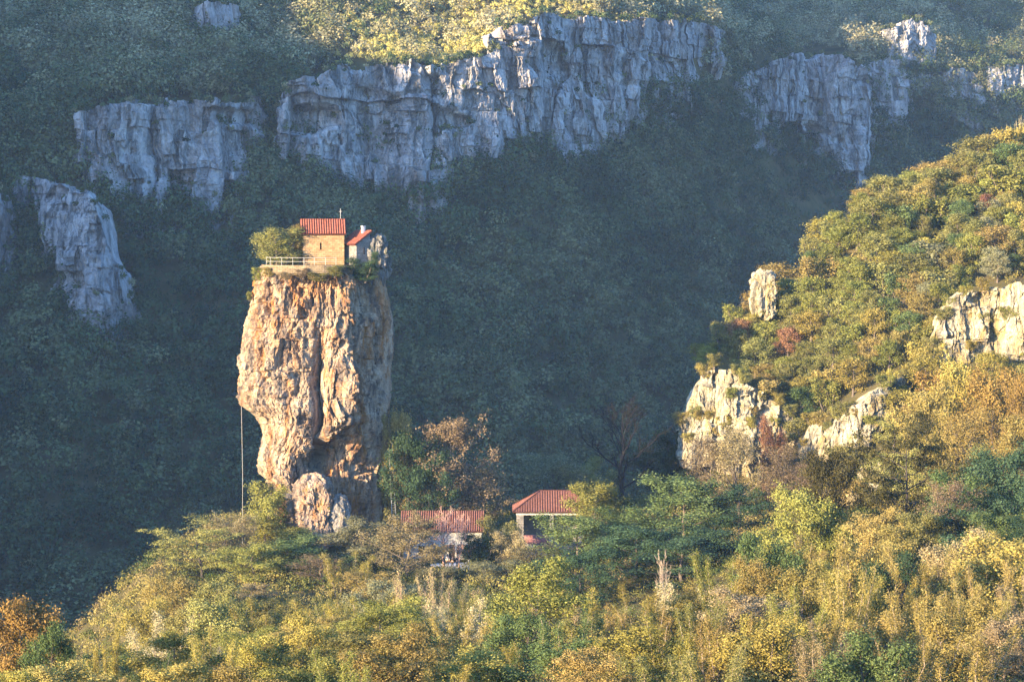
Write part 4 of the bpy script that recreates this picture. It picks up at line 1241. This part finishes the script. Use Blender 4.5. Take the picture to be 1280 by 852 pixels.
for i_, (px_, t_, Y_, w_, k_, p_, l_) in enumerate([
    (1270, 600, 288, 90, 'broad', 'deep', 'shaded dark tree at the frame edge, under the tree cut by it'),
    (1190, 636, 282, 90, 'broad', 'deep', 'shaded dark tree under the second dark green tree'),
    (1242, 640, 276, 84, 'broad', 'green', 'green tree just above the yellow round bush'),
    (1290, 650, 268, 80, 'broad', 'deep', 'dark tree cut in half by the frame edge above the yellow round bush'),
    (1150, 640, 278, 80, 'broad', 'olive', 'olive tree at the foot of the dark layered oak'),
    (1096, 634, 284, 74, 'broad', 'ochre', 'ochre tree left of the trunk of the dark layered oak'),
    (1204, 672, 262, 70, 'bushy', 'deep', 'dark bush beside the yellow round bush'),
    (1278, 700, 244, 80, 'bushy', 'green', 'green bush at the frame edge beside the yellow round bush'),
    (1226, 560, 316, 84, 'broad', 'olive', 'olive tree above the two dark green trees near the frame edge'),
    (1282, 520, 330, 80, 'broad', 'ochre', 'ochre tree at the frame edge just under the orange one'),
    (1130, 556, 330, 80, 'broad', 'olive', 'olive tree behind the crown of the dark layered oak'),
    (1240, 715, 238, 70, 'bushy', 'deep', 'dark bush under the yellow round bush'),
    (1180, 700, 246, 66, 'bushy', 'green', 'green bush between the dark bush and the tan saplings')]):
    H_(l_, GF, k_, p_, px_, t_, Y_, w_, cat='shrub' if k_ == 'bushy' else 'tree')
# front slope, single ones
H_('dense yellow-green tree, largest crown in the middle of the front slope', GF, 'broad', 'lime', 664, 702, 214, 112, vi=3)
H_('ochre tree with a dark heart at the low corner of the frame', GF, 'broad', 'rust', 34, 750, 186, 100, vi=0, bark='dark_bark')
H_('dark green tree inside the ochre corner tree', GF, 'broad', 'green', 66, 776, 182, 64, vi=2)
H_('slim golden sapling alone in the gap over the dark gorge', GF, 'sapling', 'golden', 130, 784, 196, 40)
H_('yellow round bush near the frame edge below the dark green trees', GF, 'bushy', 'golden', 1236, 676, 226, 116, vi=1)
H_('dark green bush between the tan saplings, low on the slope', GF, 'bushy', 'deep', 1108, 690, 216, 70, vi=2)
H_('pinkish bare saplings below the domed ochre tree', GF, 'spray', 'tan', 512, 706, 262, 70, bark='pink_bark')
H_('pinkish bare saplings under the paved yard', GF, 'spray', 'tan', 548, 716, 258, 50, bark='pink_bark')
H_('pale dead stem leaning out of the thicket under the hollow', GF, 'bare', 'pale_bark', 826, 688, 252, 22, vi=1, bark='pale_bark')
H_('dead grass-like stalk on the hillside skyline', GH, 'spray', 'straw', 1258, 156, 512, 10)
H_('second dead stalk on the hillside skyline, the taller', GH, 'spray', 'straw', 1272, 146, 512, 12)
H_('red-leaved tree high on the sunlit hillside', GH, 'hill', 'red', 1258, 240, 494, 34)
H_('reddish shrub below the red-leaved tree on the hillside', GH, 'hill_shrub', 'rust', 1236, 262, 490, 26, cat='shrub')

# ---- the front slope thicket
rng = np.random.default_rng(4)
SKX = [-20, 60, 120, 150, 200, 300, 400, 500, 560, 620, 700, 760, 850, 900, 960, 1060, 1150, 1300]
SKY = [795, 800, 812, 806, 776, 758, 752, 748, 752, 742, 738, 744, 722, 700, 676, 664, 672, 668]
COLN = {'ochre': 'ochre', 'golden': 'golden yellow', 'olive': 'olive', 'lime': 'yellow-green', 'green': 'mid green', 'tan': 'tan', 'brown': 'brown', 'rust': 'rusty orange', 'deep': 'dark green', 'grey_olive': 'grey-olive', 'straw': 'straw-coloured', 'red': 'red'}
FORM = {'sapling': 'sapling clump', 'spray': 'bare-stemmed sapling spray', 'bushy': 'dense bush', 'broad': 'leafy tree', 'twiggy': 'twiggy tree', 'hill': 'rounded tree', 'hill_shrub': 'low bush'}
ZF = [(-50, 110, 'near ochre corner tree'), (110, 205, 'under dark gorge gap'), (205, 320, 'below layered olive tree'), (320, 430, 'below the pillar'), (430, 520, 'below domed tree'),
      (520, 610, 'below the long house'), (610, 720, 'round largest yellow-green crown'), (720, 830, 'below shaded hollow'), (830, 930, 'below deep green tree'), (930, 1030, 'below pale-stemmed tree'),
      (1030, 1140, 'below dark layered oak'), (1140, 1300, 'near yellow round bush')]
made = []
rows = [(238, 0, 'topmost row', 62), (218, 28, 'upper row', 58), (198, 58, 'middle row', 62), (180, 92, 'lower row', 66), (164, 122, 'bottom row', 74)]
for Y0, dp, rown, sp in rows:
    px = -12 + rng.uniform(0, 30)
    while px < 1300:
        Y = Y0 + rng.uniform(-9, 9)
        top = np.interp(px, SKX, SKY) + dp * (852 - np.interp(px, SKX, SKY)) / 150 * 0.78 + rng.uniform(-16, 16)
        kd = rng.choice(['sapling', 'sapling', 'sapling', 'sapling', 'bushy', 'bushy', 'broad', 'broad', 'spray'])
        if px < 900: pz = ['ochre', 'golden', 'golden', 'golden', 'lime', 'olive', 'ochre', 'lime', 'ochre', 'olive', 'golden', 'green']
        else: pz = ['ochre', 'ochre', 'golden', 'tan', 'olive', 'lime', 'golden', 'ochre', 'ochre', 'golden', 'green']
        pl = rng.choice(pz)
        if kd == 'spray': pl = rng.choice(['tan', 'ochre', 'straw', 'ochre'])
        wpx = sp * rng.uniform(1.0, 1.5) * (1.0 if kd != 'broad' else 1.25)
        if top < 846:
            o = tree(kd, pl, px, top, Y, wpx, cat='shrub' if kd == 'bushy' else 'tree')
            made.append((o, kd, pl, px, rown, GF))
        px += sp * rng.uniform(0.7, 1.1)
for k_ in range(46):
    px, Y = rng.uniform(985, 1305), rng.uniform(244, 335)
    x = P(px, 600, Y)[0]; z = float(ground(x, Y))
    qx, qy = pix(np.array([x, Y, z]))
    kd = rng.choice(['sapling', 'bushy', 'broad', 'broad', 'twiggy', 'bushy']); pl = rng.choice(['ochre', 'golden', 'olive', 'lime', 'green', 'tan', 'ochre', 'deep'])
    hp = rng.uniform(50, 95)
    o = tree(kd, pl, px, qy - hp, Y, hp * rng.uniform(0.7, 1.1), cat='shrub' if kd == 'bushy' else 'tree')
    made.append((o, kd, pl, px, 'rise behind top row' if Y > 290 else 'rise above top row', GF))
for k_ in range(34):
    px, Y = rng.uniform(190, 640), rng.uniform(252, 346)
    x = P(px, 600, Y)[0]; z = float(ground(x, Y))
    qx, qy = pix(np.array([x, Y, z]))
    kd = rng.choice(['sapling', 'bushy', 'broad', 'twiggy', 'bushy', 'sapling']); pl = rng.choice(['ochre', 'golden', 'olive', 'olive', 'lime', 'tan', 'grey_olive'])
    tp1 = max(qy - rng.uniform(40, 75), np.interp(px, [190, 300, 420, 640], [748, 728, 716, 716]) + rng.uniform(0, 22))
    if tp1 > qy - 14: continue
    o = tree(kd, pl, px, tp1, Y, rng.uniform(46, 80), cat='shrub' if kd == 'bushy' else 'tree')
    made.append((o, kd, pl, px, 'strip behind top row' if Y > 300 else 'strip above top row', GF))
# ---- the sunlit hillside
RC = [(1172, 1280, 372, 458), (994, 1136, 505, 566), (854, 944, 474, 568), (939, 966, 338, 388), (1074, 1128, 580, 630)]
CR = [(cl_[0], cl_[1], cl_[2]) for cl_ in CLIFFS[-4:]]
def on_crag(px, py, m_=4):
    return any(c[0][0] + 2 < px < c[0][-1] - 2 and np.interp(px, c[0], c[1]) - m_ < py < np.interp(px, c[0], c[2]) + m_ for c in CR)
pts = []
tries = 0
while len(pts) < 215 and tries < 9000:
    tries += 1
    px, Y = rng.uniform(852, 1318), rng.uniform(384, 522)
    if Y > np.interp(px, RX, R_YC) + 3 or Y < np.interp(px, RX, R_YF) - 4: continue
    x = P(px, 300, Y)[0]; z = float(ground(x, Y))
    ppx, ppy = pix(np.array([x, Y, z]))
    if ppy > 575 and px < 1000: continue
    if on_crag(ppx, ppy - 8, 10): continue
    if any((x - a) ** 2 + (Y - b) ** 2 < 3.6 ** 2 for a, b in pts): continue
    pts.append((x, Y))
    hpx = rng.uniform(26, 50)
    if any(c[0][0] < px < c[0][-1] and 0 < ppy - np.interp(px, c[0], c[2]) < 26 for c in CR): hpx = rng.uniform(12, 20)
    kd = 'hill' if rng.random() < 0.72 else 'hill_shrub'
    low = ppy > 440 and px > 1100
    pz = ['golden', 'ochre', 'golden', 'olive', 'lime', 'ochre', 'rust'] if low else ['olive', 'olive', 'lime', 'lime', 'lime', 'olive', 'olive', 'ochre', 'grey_olive', 'golden', 'olive', 'lime', 'ochre', 'green']
    pl = rng.choice(pz)
    if rng.random() < 0.012: pl = 'red'
    o = tree(kd, pl, px, ppy - hpx, Y, hpx * rng.uniform(0.8, 1.2), cat='shrub' if kd == 'hill_shrub' else 'tree')
    band = 'skyline' if Y > np.interp(px, RX, R_YC) - 14 else ('upper slope' if ppy < 330 else ('middle slope' if ppy < 440 else 'lower slope'))
    made.append((o, kd, pl, px, band, GH))

CN = ['broad white crag', 'long slanting white crag', 'outer white crag', 'low white crag']
for ci, c in enumerate(CLIFFS[-4:]):
    X = c[3]; nv_, nu_ = X.shape[:2]
    for q in range((14, 13, 26, 4)[ci]):
        b = int(nu_ * (q + rng.uniform(0.2, 0.8)) / (14, 13, 26, 4)[ci]); a = int(min(1.0, rng.uniform(0.12, 1.35)) * (nv_ - 14))
        p = X[a, np.clip(b, 3, nu_ - 4)]
        qx, qy = pix(p); hp = rng.uniform(9, 18)
        pl = rng.choice(['olive', 'lime', 'ochre', 'golden', 'olive'])
        o = tree('hill_shrub', pl, qx, qy - hp, p[1] + 0.2, hp * rng.uniform(1.0, 1.7), base=qy + 1.5, cat='shrub')
        up_ = 'high' if a > 0.62 * nv_ else ('low' if a < 0.33 * nv_ else 'halfway')
        made.append((o, 'hill_shrub', pl, qx, 'clinging %s on the %s' % (up_, CN[ci]), 'shrubs on the white crags'))
ZH = [(800, 940, 'near the outer white crag'), (940, 1000, 'near the small rock tower'), (1000, 1085, 'above the long white crag'), (1085, 1170, 'between long and broad crag'), (1170, 1235, 'above the broad white crag'), (1235, 1340, 'by the frame edge')]
byl = {}
for o, kd, pl, px, rown, g in made:
    if g == 'shrubs on the white crags': zone, where = rown, ''
    else:
        zone = next((n_ for a, b, n_ in (ZF if g == GF else ZH) if a <= max(px, a if px < 0 else px) < b or (px < 0 and a == 0)), 'by the frame edge')
        where = ('in %s' % rown) if g == GF else ('on hillside %s' % rown)
    byl.setdefault((COLN[pl], FORM[kd], zone, where, g), []).append((px, o))
ORD = ['first', 'second', 'third', 'fourth', 'fifth', 'sixth', 'seventh', 'eighth', 'ninth', 'tenth']
for (c_, f_, zone, where, g), v_ in byl.items():
    v_.sort(key=lambda q: q[0])
    for i, (px, o) in enumerate(v_):
        o['label'] = (c_ + ' ' + f_ + ' ' + zone + ' ' + where).strip() if len(v_) == 1 else ('%s ' % ORD[i]) + c_ + ' ' + f_ + ' from left ' + zone + (' ' + where if where else '')
        o['group'] = g


# ---- ground cover and the far woods (masses)
def mass(name, base, hgt, rad_, n, size, t, mat, seed, up=0.25):
    """leafy clumps: base (N,3), height, radius, colour t per plant; n leaves each"""
    r_ = np.random.default_rng(seed)
    Np = len(base)
    # a few lobes per crown
    lob = 7
    d = r_.normal(size=(Np, lob, 3)); d /= np.linalg.norm(d, axis=-1, keepdims=True); d[..., 2] = np.abs(d[..., 2]) * 1.1 - 0.25
    lc = base[:, None] + np.array([0, 0, 1.0]) * (hgt[:, None, None] * 0.55) + d * np.stack([rad_, rad_, hgt * 0.45], -1)[:, None] * r_.uniform(0.45, 0.95, (Np, lob, 1))
    li = r_.integers(0, lob, (Np, n))
    of_ = r_.normal(size=(Np, n, 3)) * (rad_[:, None, None] * 0.24)
    C = np.take_along_axis(lc, li[..., None].repeat(3, -1), 1) + of_
    od = of_ / (rad_[:, None, None] * 0.24) + 1.1 * (C - base[:, None] - np.array([0, 0, 0.5]) * hgt[:, None, None]) / rad_[:, None, None]
    lv = r_.uniform(0, 1, (Np, lob)); tv_ = r_.uniform(0, 1, (Np, 1))
    v = 0.45 * tv_ + 0.30 * np.take_along_axis(lv, li, 1) + 0.25 * r_.uniform(0, 1, (Np, n))
    V, F = leaf_cards(C.reshape(-1, 3), np.repeat(size, n) if np.ndim(size) else size, r_, up, 0.75, od.reshape(-1, 3))
    o = obj(name, mesh_data(name, V, F, [mat], False, {'v': np.repeat(v.ravel(), 4), 't': np.repeat(np.repeat(t, n), 4)}))
    tag(o, None, None, None, 'stuff')
    return o


mu = mass_mat('undergrowth_leaves', [(0.0, (0.035, 0.06, 0.022)), (0.3, (0.09, 0.10, 0.032)), (0.55, (0.19, 0.165, 0.048)), (0.8, (0.23, 0.19, 0.07)), (1.0, (0.16, 0.12, 0.06))])
bx = rng.uniform(-75, 145, 26000); by = rng.uniform(145, 520, 26000)
bz = ground(bx, by); bp3 = np.stack([bx, by, bz], -1)
ppx, ppy = pix(bp3)
ok = (ppx > -40) & (ppx < 1320) & (ppy < 960) & (np.maximum(near_z(bx, by), right_z(bx, by)) > bz - 0.8) & (bz > -25)
ok &= ~((by > 355) & (by < 412) & (bx > -46) & (bx < 14) & (by > 372) & (np.abs(bx + 31) < 13)) & ~((np.abs(bx + 11) < 9) & (by > 372) & (by < 394)) & ~((bx > -2) & (bx < 12) & (by > 383) & (by < 396))
ok &= ~np.array([on_crag(a, b, 2) for a, b in zip(ppx, ppy)])
bp3 = bp3[ok]
tcol = np.clip(0.5 + 0.45 * fbm(bp3[:, 0] / 9, bp3[:, 1] / 9, 0, 3, 55) * 1.6 + rng.normal(0, .13, len(bp3)), 0, 1)
hb_ = rng.uniform(0.9, 2.4, len(bp3))
nr = bp3[:, 1] < 345
kn, kf_ = np.nonzero(nr)[0][:2600], np.nonzero(~nr)[0][:4200]
for nm_, k_, n_, sz_, sd_ in (('undergrowth', kn, 190, 0.125, 77), ('undergrowth', kf_, 110, 0.18, 87)):
    mass(nm_, bp3[k_], hb_[k_], hb_[k_] * rng.uniform(0.6, 0.95, len(k_)), n_, sz_, tcol[k_], mu, sd_)

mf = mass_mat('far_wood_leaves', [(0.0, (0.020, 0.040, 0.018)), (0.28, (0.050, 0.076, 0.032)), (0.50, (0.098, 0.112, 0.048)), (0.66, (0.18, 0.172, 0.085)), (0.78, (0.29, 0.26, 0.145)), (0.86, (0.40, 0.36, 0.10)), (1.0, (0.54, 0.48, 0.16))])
CF = CLIFFS[:-4]
def far_points(n, y0, y1, keep):
    y = np.sqrt(rng.uniform(y0 ** 2, y1 ** 2, n)); px = rng.uniform(-130, 1410, n)
    x = (px - 640) / FPX * y
    z = ground(x, y); p = np.stack([x, y, z], -1)
    qx, qy = pix(p)
    good = (qy > -60) & (qy < 860) & (np.maximum(near_z(x, y), right_z(x, y)) < z - 0.5)
    for c in CF:
        inside = (qx > c[0][0] + 26) & (qx < c[0][-1] - 26) & (qy > np.interp(qx, c[0], c[1]) + 3) & (qy < 0.42 * np.interp(qx, c[0], c[1]) + 0.58 * np.interp(qx, c[0], c[2]))
        good &= ~inside
    return p[good], qx[good], qy[good]


fp, fx, fy = far_points(19000, 560, 1000, 0)
f2, gx2, gy2 = far_points(22000, 780, 1700, 0)
# the steep band where the cliffs break off
px_ = rng.uniform(-130, 1410, 5200); y_ = np.interp(px_, LX, L_Y) + rng.uniform(-12, 26, len(px_)); x_ = (px_ - 640) / FPX * y_
p_ = np.stack([x_, y_, ground(x_, y_)], -1); qx_, qy_ = pix(p_)
k_ = (np.maximum(near_z(x_, y_), right_z(x_, y_)) < p_[:, 2] - 0.5)
for c in CF: k_ &= ~((qx_ > c[0][0] + 28) & (qx_ < c[0][-1] - 28) & (qy_ > np.interp(qx_, c[0], c[1]) + 3) & (qy_ < 0.42 * np.interp(qx_, c[0], c[1]) + 0.58 * np.interp(qx_, c[0], c[2])))
f2 = np.concatenate([f2, p_[k_]]); gx2 = np.concatenate([gx2, qx_[k_]]); gy2 = np.concatenate([gy2, qy_[k_]])
fp = np.concatenate([fp, f2]); fx = np.concatenate([fx, gx2]); fy = np.concatenate([fy, gy2])
# bushes on the ledges of the cliffs
led, foot, brow = [], [], []
for c in CF:
    X = c[3]; dz = np.gradient(X, axis=0); nzv = np.abs(dz[..., 1]) / (np.abs(dz[..., 2]) + 0.05)
    k = np.argwhere((nzv[4:-8] > 0.9)); k = k[rng.permutation(len(k))[: max(3, X.shape[1] // 7)]] if len(k) else k
    for a, b in k: led.append(X[a + 4, b])
    nu_ = X.shape[1]
    for b in range(2, nu_ - 2, max(2, nu_ // 60)):
        if rng.random() < 0.8: foot.append(X[int(rng.integers(4, 16)), b])
        if rng.random() < 0.5: brow.append(X[-int(rng.integers(8, 15)), b])
led = np.array(led); foot = np.array(foot); brow = np.array(brow)
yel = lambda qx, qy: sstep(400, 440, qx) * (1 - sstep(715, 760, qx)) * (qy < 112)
cn = 0.36 + 0.50 * fbm(fp[:, 0] / 26, fp[:, 2] / 26, fp[:, 1] / 45, 3, 91) + rng.normal(0, 0.17, len(fp)) + 0.30 * sstep(150, 60, fy)
cn = np.clip(cn, 0.0, np.interp(fy, [90, 190], [0.76, 0.56]))
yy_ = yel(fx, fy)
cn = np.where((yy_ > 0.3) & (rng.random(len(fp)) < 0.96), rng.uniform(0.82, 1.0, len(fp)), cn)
cn = np.where((fy < 55) & (rng.random(len(fp)) < 0.22), rng.uniform(0.7, 0.98, len(fp)), cn)
hh = 5.0 + 9.0 * rng.random(len(fp)) ** 1.6; hh = np.where(cn > 0.8, rng.uniform(2.0, 4.0, len(fp)), hh)
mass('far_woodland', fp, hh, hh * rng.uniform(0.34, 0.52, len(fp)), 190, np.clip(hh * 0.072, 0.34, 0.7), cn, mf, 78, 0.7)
hl = rng.uniform(1.2, 3.2, len(led))
mass('ledge_undergrowth', led - [0, 0, 0.4], hl, hl * 0.55, 60, np.full(len(led), 0.5), np.clip(rng.normal(0.4, 0.2, len(led)), 0, .8), mf, 79)
ed_ = np.concatenate([foot - [0, 1.0, 2.5], brow - [0, 0, 0.8]]); he_ = np.concatenate([rng.uniform(4, 9, len(foot)), rng.uniform(1.5, 4.5, len(brow))])
mass('cliff_edge_undergrowth', ed_, he_, he_ * 0.42, 100, np.clip(he_ * .11, .45, .8), np.clip(rng.normal(0.36, 0.18, len(ed_)), 0, .74), mf, 80)
